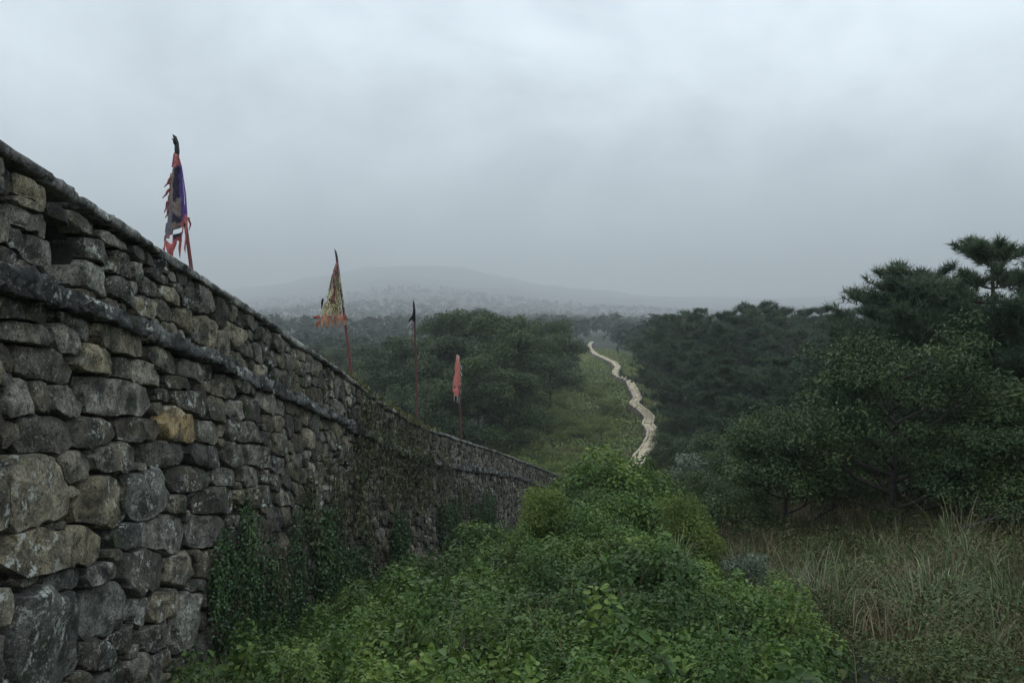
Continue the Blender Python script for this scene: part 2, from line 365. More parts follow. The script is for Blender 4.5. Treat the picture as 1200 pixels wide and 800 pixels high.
def rock_tint(n):
    v = 0.055 + 0.15 * rng.random(n) ** 1.3; w = rng.random(n)
    base = np.stack([v * (1.05 + 0.16 * w), v * (0.975 + 0.03 * w), v * (0.84 - 0.20 * w)], -1)
    return base
def stone_layout():
    st = []      # s, v, a, b, p, tintflag, depth
    def padd(L_, k, oy, flag=0):
        for q in L_:
            cx, cy, w, h = q[:4]; fl = q[4] if len(q) > 4 else flag
            px, py = cx * k, cy * k + oy
            s, v = px2sv(px, py); s1, _ = px2sv(px - w * k / 2, py); s2, _ = px2sv(px + w * k / 2, py)
            Yd = np.interp(s, _S, _yy)
            if px - w * k / 2 < 0: s1 = s - (s2 - s)
            st.append([s, v, max((s2 - s1) / 2, .06) * 0.98, max(h * k * Yd / F / 2, .05) * 0.98, rng.uniform(2.8, 6.5), fl])
    # parapet stones
    padd([(10, 180, 40, 70), (85, 205, 120, 60), (60, 242, 90, 50), (85, 295, 165, 80), (35, 350, 80, 80), (115, 390, 95, 115, 2), (20, 400, 50, 60), (85, 440, 80, 36),
          (300, 385, 75, 80), (298, 465, 78, 95, 2), (245, 515, 130, 36), (370, 440, 88, 60), (425, 447, 34, 60, 2), (370, 510, 75, 75), (407, 500, 50, 55), (460, 500, 58, 55), (440, 556, 68, 60), (498, 570, 58, 65),
          (522, 522, 70, 60), (485, 470, 85, 38), (370, 400, 75, 36), (345, 360, 85, 38), (240, 300, 140, 42), (190, 272, 130, 36), (565, 597, 70, 62), (545, 512, 50, 45), (640, 642, 70, 78), (690, 670, 60, 60),
          (730, 650, 50, 70), (760, 690, 50, 55)], 0.375, 150)
    # body, just below the course
    padd([(20, 250, 80, 80), (100, 260, 105, 78), (65, 332, 168, 88), (215, 367, 108, 115), (275, 325, 76, 58), (400, 365, 185, 96), (140, 440, 245, 115), (310, 422, 145, 105), (420, 447, 66, 68),
          (505, 468, 125, 78), (562, 430, 125, 75), (8, 425, 45, 85), (660, 465, 80, 58), (722, 472, 58, 48), (780, 525, 108, 78), (655, 575, 118, 108), (745, 600, 68, 88), (820, 600, 73, 84), (620, 512, 115, 55), (880, 602, 58, 78), (927, 580, 66, 66)], 1 / 3, 280)
    padd([(25, 45, 58, 92), (85, 35, 48, 78), (150, 50, 92, 82), (300, 40, 215, 96), (535, 132, 55, 70), (655, 128, 52, 58), (85, 135, 148, 102), (8, 130, 40, 70), (220, 130, 126, 78), (350, 120, 126, 78),
          (465, 112, 98, 100, 1), (165, 225, 128, 82), (290, 197, 108, 82), (415, 187, 138, 72), (530, 190, 98, 68), (612, 190, 66, 62), (668, 190, 45, 60), (65, 285, 158, 188), (235, 320, 163, 160), (365, 298, 122, 132, 3), (485, 255, 138, 82),
          (585, 248, 63, 48), (648, 245, 62, 58), (170, 290, 46, 42), (455, 320, 58, 62), (550, 312, 128, 72), (105, 383, 68, 28), (318, 405, 78, 78, 3), (412, 402, 108, 116), (530, 393, 103, 93), (655, 380, 58, 68), (120, 435, 275, 116),
          (225, 505, 118, 42), (35, 512, 68, 33), (120, 532, 118, 68, 3), (350, 500, 128, 126), (450, 495, 78, 78), (545, 482, 78, 88), (245, 602, 156, 126, 3), (70, 680, 185, 280, 3), (335, 605, 38, 78, 3), (395, 597, 88, 78),
          (387, 670, 83, 78), (460, 632, 73, 146, 2), (235, 720, 53, 58, 3), (190, 722, 48, 78), (275, 690, 76, 58)], 0.4373, 450)
    # automatic filling of the rest
    base = np.array([q[:4] for q in st])
    S_ = list(base[:, 0]); V_ = list(base[:, 1]); A_ = list(base[:, 2]); B_ = list(base[:, 3])
    arr = np.zeros((9000, 4)); m = len(base); arr[:m] = base
    KK = lambda s: np.interp(s, _S, _K) - np.interp(s, _S, _T)
    for stage, (cnt, f) in enumerate([(10000, 1.0), (10000, 0.75), (10000, 0.52), (12000, 0.34)]):
        ss = rng.uniform(S_BEG, S_END, cnt); u = rng.random(cnt)
        vv = np.where(u < 0.25, rng.uniform(-1.25, -0.12, cnt), rng.uniform(-5.6, -1.0, cnt))
        for s, v in zip(ss, vv):
            kv = KK(s); 
            if abs(v - kv) < 0.13 or v > -0.16: continue
            if abs(s - HOLE[0]) < HOLE[2] + .1 and abs(v - HOLE[1]) < HOLE[3] + .06: continue
            par = v > kv
            a = f * (rng.uniform(0.11, 0.19) if par else rng.uniform(0.13, 0.25)); b = f * (rng.uniform(0.09, 0.155) if par else rng.uniform(0.10, 0.18))
            if par and rng.random() < .2: a, b = a * .75, b * 1.2
            q = arr[:m]; near = np.abs(q[:, 0] - s) < 1.2
            qn = q[near]
            d = (np.abs(qn[:, 0] - s) / (qn[:, 2] + a)) ** 2.6 + (np.abs(qn[:, 1] - v) / (qn[:, 3] + b)) ** 2.6
            if len(d) and d.min() < 0.93: continue
            if par and (v + b > -0.10 or v - b < kv + .04): b = min(-0.10 - v, v - kv - .04, b); 
            if not par and v + b > kv - .05: b = kv - .05 - v
            if b < 0.04: continue
            arr[m] = (s, v, a, b); m += 1; st.append([s, v, a, b, rng.uniform(2.6, 6.0), 0])
    return np.array(st)
ST = stone_layout()
NA = 24
def build_stones():
    n = len(ST); th = np.arange(NA) * 2 * math.pi / NA; ct, sn = np.cos(th), np.sin(th)
    tints = rock_tint(n)
    for fl, c in ((2, (0.25, 0.24, 0.20)), (3, (0.175, 0.172, 0.15))):
        k = ST[:, 5] == fl; tints[k] = np.array(c) * rng.uniform(.6, 1.25, (k.sum(), 1))
    tints[ST[:, 5] == 1] = (0.36, 0.26, 0.125)
    yy = np.interp(ST[:, 0], _S, _yy); px = 600 + F * np.interp(ST[:, 0], _S, _xx) / np.maximum(yy, 1)
    score = ST[:, 2] * ST[:, 3] / yy ** 2 * (px > -15) * np.clip((_px_view(ST[:, 0])), .1, 1)
    score = np.where(yy < 4.9, 0, score)
    single = np.zeros(n, bool); single[np.argsort(-score)[:300]] = True
    KKv = np.interp(ST[:, 0], _S, _K) - np.interp(ST[:, 0], _S, _T)
    # outline of each stone: grow along rays until a neighbour's share begins
    lam = np.linspace(0.5, 2.0, 26); RR = np.empty((n, NA))
    srt = np.argsort(ST[:, 0]); sk = ST[srt, 0]
    for i in range(n):
        s, v, a, b, p, fl = ST[i]
        c = srt[np.searchsorted(sk, s - 1.6):np.searchsorted(sk, s + 1.6)]
        d2 = np.maximum(np.abs(ST[c, 0] - s) - ST[c, 2], 0) + np.maximum(np.abs(ST[c, 1] - v) - ST[c, 3], 0); nb = c[np.argsort(d2)[:17]]; nb = nb[nb != i]
        R = 1 / ((np.abs(ct) / a) ** p + (np.abs(sn) / b) ** p) ** (1 / p)
        st_ = lam[None, :] * R[:, None]; X = s + st_ * ct[:, None]; Vv = v + st_ * sn[:, None]
        q = ST[nb]; pe = q[:, 4][:, None, None]
        so = math.sqrt(a * b); sq = np.sqrt(q[:, 2] * q[:, 3])[:, None, None]
        oth = ((((np.abs(X[None] - q[:, 0][:, None, None]) / q[:, 2][:, None, None]) ** pe + (np.abs(Vv[None] - q[:, 1][:, None, None]) / q[:, 3][:, None, None]) ** pe) ** (1 / pe) - 1) * sq).min(0)
        bad = ((lam[None, :] - 1) * so > oth) | ((lam[None, :] - 1) * so > .07)
        bad |= (Vv > -0.09) if v > KKv[i] else (Vv > KKv[i] - .04)
        if v > KKv[i]: bad |= Vv < KKv[i] - 0.02
        bad |= (np.abs(X - HOLE[0]) < HOLE[2]) & (np.abs(Vv - HOLE[1]) < HOLE[3])
        k = np.argmax(bad, 1); k = np.where(bad.any(1), k, 25)
        RR[i] = st_[np.arange(NA), np.maximum(k - 1, 0)]
    RR = np.minimum(RR, 1.22 * (np.roll(RR, 1, 1) + np.roll(RR, -1, 1)) / 2)
    RR = 0.8 * RR + 0.1 * (np.roll(RR, 1, 1) + np.roll(RR, -1, 1))
    RR = np.maximum(RR * (1 + .05 * rng.normal(size=RR.shape)) - 0.011, 0.03)
    sz = RR.mean(1); dep = np.minimum(0.035 + 0.16 * sz, 0.085) * rng.uniform(0.7, 1.3, n)
    out = rng.uniform(-0.02, 0.03, n); tilt = rng.normal(0, 0.09, (n, 2))
    hole = (np.abs(ST[:, 0] - HOLE[0]) < 1.0) & (np.abs(ST[:, 1] - HOLE[1]) < .6)
    rings = [(1.0, -1.0), (1.0, 0.0), (0.98, 0.62), (0.93, 0.93), (0.78, 1.0), (0.52, 1.0), (0.24, 1.0), (0.0, 1.0)]
    f = np.array([r[0] for r in rings]); dz = np.array([r[1] for r in rings]); nr = len(rings)
    xs = f[None, :, None] * RR[:, None, :] * ct; vs = f[None, :, None] * RR[:, None, :] * sn
    dd = out[:, None, None] + dep[:, None, None] * dz[None, :, None] + (tilt[:, 0, None, None] * xs + tilt[:, 1, None, None] * vs) * (dz > .2)[None, :, None]
    for k in range(5):                       # chipped facets
        ph = rng.random(n) * 6.283; at_ = rng.uniform(.3, .95, n) * sz; sl = rng.uniform(.15, .6, n)
        pl = out + dep; cutp = pl[:, None, None] - sl[:, None, None] * (xs * np.cos(ph)[:, None, None] + vs * np.sin(ph)[:, None, None] - at_[:, None, None])
        dd = np.where(dz[None, :, None] > .2, np.minimum(dd, np.maximum(cutp, out[:, None, None])), dd)
    S3 = ST[:, 0][:, None, None] + xs; V3 = ST[:, 1][:, None, None] + vs; I3 = np.broadcast_to(np.arange(n)[:, None, None] * 1.7, S3.shape)
    nz = (fbm(S3 * 10, V3 * 10, I3, 3) * .05 + fbm(S3 * 3.1, V3 * 3.1, I3 * 1.3 + 5, 2) * .03) * np.minimum(1, sz * 4.5)[:, None, None]
    dd = dd + nz * np.where(dz < 0, 0, np.where(dz < .2, .3, 1))[None, :, None]
    dd[:, 0, :] = np.where(hole, -.55, -.20)[:, None]
    W = wall_pt(S3, V3, dd).reshape(n, nr * NA, 3)
    W = W[:, :(nr - 1) * NA + 1]             # last ring is the single centre vertex
    ii = np.arange(nr - 2)[:, None] * NA; jj = np.arange(NA)[None, :]
    f4 = np.stack([ii + jj, ii + (jj + 1) % NA, ii + NA + (jj + 1) % NA, ii + NA + jj], -1).reshape(-1, 4)
    l = (nr - 2) * NA; f3 = np.stack([l + np.arange(NA), l + (np.arange(NA) + 1) % NA, np.full(NA, (nr - 1) * NA)], -1)
    nvp = W.shape[1]
    O0 = wall_pt(ST[:, 0], ST[:, 1], np.zeros(n))
    for i in np.nonzero(single)[0]:
        me = new_mesh('stone', W[i] - O0[i], [f4, f3], M['rock'], {'tint': np.repeat(tints[i][None], nvp, 0)}, True); me.set_sharp_from_angle(angle=.55)
        o = link('stone', me, WALL, O0[i] - WOFF)
        if ST[i, 5] == 1: o['label'] = 'ochre yellow stone'
    r = np.nonzero(~single)[0]; sel = np.concatenate([k * NA + np.arange(0, NA, 2) for k in (0, 1, 2, 3, 5)] + [[(nr - 1) * NA]]); W = W[:, sel]; nvp = len(sel); h = NA // 2
    ii = np.arange(4)[:, None] * h; jj = np.arange(h)[None, :]; f4 = np.stack([ii + jj, ii + (jj + 1) % h, ii + h + (jj + 1) % h, ii + h + jj], -1).reshape(-1, 4)
    f3 = np.stack([4 * h + np.arange(h), 4 * h + (np.arange(h) + 1) % h, np.full(h, 5 * h)], -1)
    off = (np.arange(len(r)) * nvp)[:, None, None]
    me = new_mesh('rubble_stones', (W[r] - WOFF).reshape(-1, 3), [(f4[None] + off).reshape(-1, 4), (f3[None] + off).reshape(-1, 3)], M['rock'], {'tint': np.repeat(tints[r], nvp, 0)}, True); me.set_sharp_from_angle(angle=.55)
    tag(link('rubble_stones', me, WALL), kind='stuff')
def _px_view(s):
    x, y, t, n, T, K = wall_at(s); d = np.stack([-x, -y], -1); d = unit(d); return np.abs((d * n).sum(-1))
build_stones()

def rough_bar(s0, s1, vtop, vbot, d0, d1, seed, n_s=6, amp=0.03, chip=0.3):
    """a rough long stone lying along the wall: rounded cross-section with chipped edges"""
    hgt = vtop - vbot
    k1, k2, k3 = rng.uniform(-.018, .018, 3)
    cs = [(d0, vbot), (d1 * .5 + d0 * .5, vbot), (d1 - .04, vbot), (d1 - .004 + k1, vbot + .002), (d1 + k2, vbot + hgt * .35), (d1 + k3, vbot + hgt * .7), (d1 - .012 + k3, vtop - .006), (d1 - .06, vtop), (d1 * .6 + d0 * .4, vtop), (d0, vtop)]
    ss = np.linspace(s0, s1, n_s); ss[1:-1] += rng.normal(0, (s1 - s0) / n_s * .15, n_s - 2)
    m = len(cs); P = np.empty((n_s, m, 3)); sk0, sk1 = rng.normal(0, .035, 2)
    for k, s in enumerate(ss):
        e = 1.0 - (.12 * rng.random() if k in (0, n_s - 1) else 0); vm = (vtop + vbot) / 2
        for j, (d, v) in enumerate(cs):
            sj = s + (sk0 if k == 0 else sk1 if k == n_s - 1 else 0) * (d - d0) / max(d1 - d0, .1) * 1.0
            P[k, j] = (sj, vm + (v - vm) * e, d)
    Q = P.reshape(-1, 3); fr = Q[:, 2] > d0 + .02
    Q[:, 2] += (fbm(Q[:, 0] * 3.2, Q[:, 1] * 4, seed * 3.1, 2) * amp * 1.6 + fbm(Q[:, 0] * 11, Q[:, 1] * 17, seed * 1.1 + Q[:, 2] * 3, 2) * amp * 2.2) * fr
    Q[:, 2] += rng.normal(0, amp * .45, len(Q)) * fr; Q[:, 1] += rng.normal(0, amp * .3, len(Q)) * fr
    Q[:, 1] += fbm(Q[:, 0] * 3 + 9, Q[:, 2] * 3, seed * 1.3, 2) * amp * 1.1 + fbm(Q[:, 0] * 10 + 9, Q[:, 2] * 9, seed * 1.3 + Q[:, 1] * 4, 2) * amp * .9
    W = wall_pt(Q[:, 0], Q[:, 1], Q[:, 2])
    i = np.arange(n_s - 1)[:, None] * m; j = np.arange(m)[None, :]
    f = np.stack([i + j, i + (j + 1) % m, i + m + (j + 1) % m, i + m + j], -1).reshape(-1, 4)
    caps = np.array([np.arange(m)[::-1], (n_s - 1) * m + np.arange(m)])
    return W, [f, caps]
def build_bars():
    s = S_BEG; k = 0
    while s < S_END - .3:                     # coping
        yv = np.interp(s, _S, _yy); L_ = rng.uniform(0.45, 1.15)
        e = min(s + L_, S_END); th = rng.uniform(.07, .11); up = rng.uniform(-.01, .008)
        W, f = rough_bar(s + .012, e - .012, up, up - th, -0.85, rng.uniform(.09, .105), k, 8, .010)
        o0 = W.mean(0); v = rng.uniform(.16, .27)
        me = new_mesh('coping_stone', W - o0, f, M['cap'], {'tint': np.repeat([[v, v * .97, v * .90]], len(W), 0)}, False)
        link('coping_stone', me, WALL, o0 - WOFF); s = e; k += 1
    s = S_BEG
    while s < S_END - .3:                     # string course
        L_ = rng.uniform(0.22, 0.8); e = min(s + L_, S_END); th = rng.uniform(.15, .22)
        kv = float(np.interp((s + e) / 2, _S, _K) - np.interp((s + e) / 2, _S, _T)) + rng.uniform(-.015, .015)
        # follow the course line: offset v at both ends
        k0 = float(np.interp(s, _S, _K) - np.interp(s, _S, _T)); k1 = float(np.interp(e, _S, _K) - np.interp(e, _S, _T))
        W, f = rough_bar(s + .006, e - .006, kv + th / 2, kv - th / 2, -0.3, rng.uniform(.11, .20), k + .5, 14, .034)
        ff = np.repeat(np.linspace(0, 1, 14), 10); W[:, 2] += (k0 + (k1 - k0) * ff) - (k0 + k1) / 2
        o0 = W.mean(0); v = rng.uniform(.06, .14)
        me = new_mesh('course_stone', W - o0, f, M['course'], {'tint': np.repeat([[v, v * .99, v * .95]], len(W), 0)}, False)
        link('course_stone', me, WALL, o0 - WOFF); s = e; k += 1
    # core of the wall behind the joints: body and parapet, with the loophole left open
    def core(sa, sb, va, vb, da, db, nm='core'):
        q = np.arange(sa, sb + .3, .3); q[-1] = sb; V = []
        for x in q:
            for (v, d) in ((va, da), (va, db), (vb, db), (vb, da)): V.append((x, v, d))
        V = np.array(V); W = wall_pt(V[:, 0], V[:, 1], V[:, 2]); m = len(q)
        i = np.arange(m - 1)[:, None] * 4; j = np.arange(4)[None, :]
        f = np.stack([i + j, i + 4 + j, i + 4 + (j + 1) % 4, i + (j + 1) % 4], -1).reshape(-1, 4)
        return W, f, np.array([[0, 1, 2, 3], [(m - 1) * 4 + 3, (m - 1) * 4 + 2, (m - 1) * 4 + 1, (m - 1) * 4]])
    hs, hv, hw, hh = HOLE; VV, FF, off = [], [], 0
    for a in [(S_BEG, S_END, -1.15, -6.2, -0.12, -1.2), (S_BEG, hs - hw - .02, -.1, -1.145, -.12, -.78), (hs + hw + .02, S_END, -.1, -1.145, -.12, -.78),
              (hs - hw - .018, hs + hw + .018, -.1, hv + hh, -.14, -.77), (hs - hw - .018, hs + hw + .018, hv - hh, -1.146, -.14, -.77)]:
        W, f, c = core(*a); VV.append(W - WOFF); FF += [f + off, c + off]; off += len(W)
    link('core', new_mesh('core', np.concatenate(VV), FF, M['core']), WALL)
build_bars()

# ------------------------------------------------------------------ the far wall on the ridge
def build_far_wall():
    C = np.array([(738, 552, 65), (746, 540, 68.5), (752, 531, 72), (758, 523, 75.5), (764, 514, 80), (765.5, 504, 87), (758.5, 496, 93), (762, 488, 99), (753, 479.5, 106), (742.5, 472, 114), (748, 465, 121), (744, 458, 127), (740, 450.5, 135),
                  (738, 445, 143), (727, 441, 152), (720.5, 436.5, 162), (724, 430, 172), (720, 424.5, 185), (713, 421, 198), (706, 418, 215), (698, 414.5, 235), (692, 409, 260), (690.5, 404, 290), (694, 400, 320)], float)
    P = np.stack([(C[:, 0] - 600) / F * C[:, 2], C[:, 2], (400 - C[:, 1]) / F * C[:, 2]], -1)
    d = np.concatenate([[0], np.cumsum(np.linalg.norm(np.diff(P, axis=0), axis=1))])
    t = np.arange(0, d[-1], 0.25); Q = np.stack([np.interp(t, d, P[:, k]) for k in range(3)], -1)
    Q = np.stack([gsmooth(Q[:, k], 3) for k in range(3)], -1)
    root = thing('distant_wall', tuple(Q[0] - np.array([0, 0, 1.5])), 'pale winding stone wall snaking up the ridge between shrubs and pines', 'stone wall')
    off = np.array(root.location); HW = 0.64
    tg = unit(np.gradient(Q, axis=0) * np.array([1, 1, 0])); nr = np.stack([tg[:, 1], -tg[:, 0], np.zeros(len(tg))], -1)
    def run(nm, lo, hi, l0, l1, zt, th, mat):
        i = 0
        while i < len(Q) - 3:
            L_ = int(rng.integers(l0, l1)) * (1 if Q[i, 1] < 160 else 2)
            j = min(i + L_, len(Q) - 1); idx = np.linspace(i, j, 4).astype(int); V = []
            dz = zt + rng.uniform(-.07, .07); e0, e1 = rng.uniform(-.05, .05, 2)
            for k, q in enumerate(idx):
                c = Q[q] + tg[q] * (.03 if k == 0 else -.03 if k == 3 else 0); a, b = lo + e0, hi + e1
                for (sd_, z) in ((a, -th), (a, -.03), (a * .8 + b * .2, .02), (a * .2 + b * .8, .02), (b, -.03), (b, -th)):
                    V.append(c + nr[q] * sd_ + np.array([0, 0, z + dz + rng.normal(0, .014)]))
            V = np.array(V); a = np.arange(3)[:, None] * 6; b = np.arange(6)[None, :]
            f = np.stack([a + b, a + (b + 1) % 6, a + 6 + (b + 1) % 6, a + 6 + b], -1).reshape(-1, 4)
            o0 = V.mean(0); link(nm, new_mesh(nm, V - o0, [f, np.array([np.arange(6)[::-1], 18 + np.arange(6)])], mat), root, o0 - off); i = j
    run('capstone', -.38, .38, 3, 9, 0.0, .2, M['pale'])
    run('edge_stone', -.66, -.42, 3, 8, .05, .3, M['paleedge']); run('edge_stone', .42, .66, 3, 8, .05, .3, M['paleedge'])
    V = []
    for q in range(0, len(Q), 2):
        g = min(float(gz(Q[q, 0], Q[q, 1])) - .5, Q[q, 2] - 1.0)
        for (sd_, z) in ((-HW + .1, Q[q, 2] - .2), (-HW - .05, g), (HW + .05, g), (HW - .1, Q[q, 2] - .2)):
            p = Q[q] + nr[q] * sd_; V.append((p[0] + rng.normal(0, .02), p[1], z))
    V = np.array(V); m = len(V) // 4; a = np.arange(m - 1)[:, None] * 4; b = np.arange(4)[None, :]
    f = np.stack([a + b, a + (b + 1) % 4, a + 4 + (b + 1) % 4, a + 4 + b], -1).reshape(-1, 4)
    link('masonry', new_mesh('masonry', V - off, [f, np.array([[0, 1, 2, 3], [m * 4 - 1, m * 4 - 2, m * 4 - 3, m * 4 - 4]])], M['paleside']), root)
    return Q
FARW = build_far_wall()

# ------------------------------------------------------------------ flags
def color_attr_mat(name, rough=0.8, marks=None):
    m, nt, N, L, P, out = nodes(name)
    at = N('ShaderNodeAttribute'); at.attribute_name = 'col'; c = at.outputs['Color']
    uv = N('ShaderNodeAttribute'); uv.attribute_name = 'uvw'
    if marks:
        mp = N('ShaderNodeMapping'); mp.inputs['Scale'].default_value = marks['scale']; mp.inputs['Rotation'].default_value = (0, 0, 0.5); L(uv.outputs['Color'], mp.inputs['Vector'])
        wv = N('ShaderNodeTexNoise'); wv.inputs['Scale'].default_value = 1.0; wv.inputs['Detail'].default_value = 1.5; wv.inputs['Distortion'].default_value = 1.4; L(mp.outputs[0], wv.inputs['Vector'])
        a = N('ShaderNodeMath'); a.operation = 'SUBTRACT'; a.inputs[1].default_value = 0.5; L(wv.outputs[0], a.inputs[0])
        b = N('ShaderNodeMath'); b.operation = 'ABSOLUTE'; L(a.outputs[0], b.inputs[0])
        r = N('ShaderNodeMapRange'); r.inputs[1].default_value = marks['w']; r.inputs[2].default_value = marks['w'] * 1.5; r.inputs[3].default_value = 1; r.inputs[4].default_value = 0; L(b.outputs[0], r.inputs[0])
        sp = N('ShaderNodeSeparateColor'); L(uv.outputs['Color'], sp.inputs[0])
        k = N('ShaderNodeMath'); k.operation = 'MULTIPLY'; L(r.outputs[0], k.inputs[0]); L(sp.outputs[2], k.inputs[1])
        mx = N('ShaderNodeMix'); mx.data_type = 'RGBA'; L(k.outputs[0], mx.inputs['Factor']); L(c, mx.inputs['A']); mx.inputs['B'].default_value = (*marks['col'], 1); c = mx.outputs['Result']
    geo = N('ShaderNodeNewGeometry'); nz = N('ShaderNodeTexNoise'); nz.inputs['Scale'].default_value = 22; nz.inputs['Detail'].default_value = 5; L(geo.outputs['Position'], nz.inputs['Vector'])
    r3 = N('ShaderNodeMapRange'); r3.inputs[1].default_value = .3; r3.inputs[2].default_value = .7; r3.inputs[3].default_value = .6; r3.inputs[4].default_value = 1.2; L(nz.outputs[0], r3.inputs[0])
    sc = N('ShaderNodeVectorMath'); sc.operation = 'SCALE'; L(c, sc.inputs[0]); L(r3.outputs[0], sc.inputs['Scale'])
    L(sc.outputs[0], P.inputs['Base Color']); P.inputs['Roughness'].default_value = rough; P.inputs['Specular IOR Level'].default_value = .15
    tr = N('ShaderNodeBsdfTranslucent'); L(sc.outputs[0], tr.inputs[0]); ms = N('ShaderNodeMixShader'); ms.inputs[0].default_value = .35
    L(P.outputs[0], ms.inputs[1]); L(tr.outputs[0], ms.inputs[2]); L(ms.outputs[0], out.inputs['Surface'])
    return m
M['pole'] = plain_mat('red_pole_paint', (0.085, 0.022, 0.026), (0.19, 0.05, 0.055), 14, 0.6, .2)
M['pole_dull'] = plain_mat('weathered_pole_paint', (0.06, 0.024, 0.024), (0.13, 0.045, 0.045), 14, 0.7, .2)
M['tip'] = plain_mat('dark_finial', (0.012, 0.011, 0.014), (0.035, 0.03, 0.034), 20, 0.6, .2)

def make_flag(name, label, Yd, base_px, top_px, tip_pts, left, right, colf, marks=None, folds=2.2, amp=0.05, fringe=None, nv=40, nu=28, pole_r=0.026, pole_mat='pole', tip_r=0.02):
    """left/right: lists of (px,py) outlining the hanging cloth at the flag's own distance Yd"""
    W = lambda p: np.array([(p[0] - 600) / F * Yd, 0, (400 - p[1]) / F * Yd])
    b, tp = W(base_px), W(top_px); dirn = (tp - b) / np.linalg.norm(tp - b)
    foot = b - dirn * 1.35                                          # down to the terrace behind the parapet
    root = thing(name, (foot[0], Yd, foot[2]), label, 'flag', 'tattered flags along the wall'); o = np.array([foot[0], 0, foot[2]])
    t = np.linspace(0, 1, 9); pts = foot + (tp - foot) * t[:, None] + np.stack([np.sin(t * 3.0) * .006, np.cos(t * 4) * .005, 0 * t], -1)
    v, f, r = tube(pts - o, np.linspace(pole_r, pole_r * .8, 9), 8)
    link('pole', new_mesh('pole', v, f, M[pole_mat], smooth=True), root)
    if tip_pts:
        tpw = np.array([W(p) for p in tip_pts]); n = len(tpw)
        v, f, r = tube(tpw - o, np.interp(np.linspace(0, 1, n), [0, .25, .7, 1], [pole_r * .85, tip_r * 1.25, tip_r, .004]), 7)
        link('finial', new_mesh('finial', v, f, M['tip'], smooth=True), root)
    lv = np.array([W(p) for p in left]); rv = np.array([W(p) for p in right])
    V = np.linspace(0, 1, nv); U = np.linspace(0, 1, nu)
    par = lambda a: np.linspace(0, 1, len(a))
    P = np.empty((nv, nu, 3)); C = np.empty((nv, nu, 3)); UV = np.empty((nv, nu, 3))
    for i, vv in enumerate(V):
        l = np.array([np.interp(vv, par(lv), lv[:, k]) for k in range(3)]); r_ = np.array([np.interp(vv, par(rv), rv[:, k]) for k in range(3)])
        for j, u in enumerate(U):
            p = l + (r_ - l) * u
            a = amp * (.25 + .75 * vv)
            p = p + np.array([math.sin(u * folds * 6.28 + 1.3 + vv * 1.2) * a * .12, -pole_r * 1.3 - .012 + math.sin(u * folds * 6.28 + vv * 1.5) * a - a * .4 * math.sin(u * 3.14), 0])
            if fringe and vv > fringe[1]:
                k = (vv - fringe[1]) / (1 - fringe[1]); p[2] -= k * fringe[0] * (0.2 + abs(math.sin(u * fringe[2] * 3.14159 + .4)) ** 1.5 * 1.1) - k * fringe[0] * .3
            P[i, j] = p; C[i, j] = colf(min(.999, max(0, u + .16 * float(fbm(u * 4 + Yd, vv * 7, 3, 2)))), min(.999, max(0, vv + .10 * float(fbm(u * 5, vv * 6 + Yd, 8, 2))))); UV[i, j] = (u, vv, 1.0 if (vv < .84 and vv > .1) else 0.0)
    a = np.arange(nv - 1)[:, None] * nu; bq = np.arange(nu - 1)[None, :]
    f = np.stack([a + bq, a + bq + 1, a + nu + bq + 1, a + nu + bq], -1).reshape(-1, 4)
    # tears: drop a few cells near the free edges
    keep = np.ones(len(f), bool); ci, cj = np.divmod(np.arange(len(f)), nu - 1)
    tear = (vnoise(ci * .40 + Yd, cj * .38, 2) > .68) & ((cj < 3) | (cj > nu - 5) | (ci > nv - 9)) & (ci > 5)
    f = f[keep & ~tear]
    me = new_mesh('cloth', P.reshape(-1, 3) - o, f, color_attr_mat('cloth_' + name + '_%d' % int(Yd * 10), marks=marks), {'col': C.reshape(-1, 3), 'uvw': UV.reshape(-1, 3)}, True)
    c = link('cloth', me, root); md = c.modifiers.new('thick', 'SOLIDIFY'); md.thickness = .004
    return c, W, o
def strips(root, W, o, lst, colr, nm='streamer'):
    """little torn ribbons: each a list of pixel points with a width"""
    for pts, w in lst:
        p = np.array([W(q) for q in pts]) - o; n = len(p)
        p = np.stack([np.interp(np.linspace(0, 1, 7), np.linspace(0, 1, n), p[:, k]) for k in range(3)], -1); p[:, 1] -= .03 + .02 * np.sin(np.arange(7) * 1.3)
        t = unit(np.gradient(p, axis=0)); sd_ = unit(np.cross(t, np.array([0, 1.0, 0.15]))); ww = (w * np.interp(np.linspace(0, 1, 7), [0, .5, 1], [1, .9, .15]))[:, None]
        v = np.concatenate([p - sd_ * ww, p + sd_ * ww + np.array([0, .012, 0])]); i = np.arange(6)
        me = new_mesh(nm, v, np.stack([i, i + 1, i + 8, i + 7], -1), RIB[colr], {'col': np.repeat([RC[colr]], 14, 0), 'uvw': np.zeros((14, 3))}, True)
        q = link(nm, me, root); md = q.modifiers.new('thick', 'SOLIDIFY'); md.thickness = .004
RC = {'pink': (.48, .16, .15), 'black': (.015, .014, .016), 'white': (.55, .54, .52), 'orange': (.55, .20, .13)}
RIB = {k: color_attr_mat('ribbon_' + k) for k in RC}

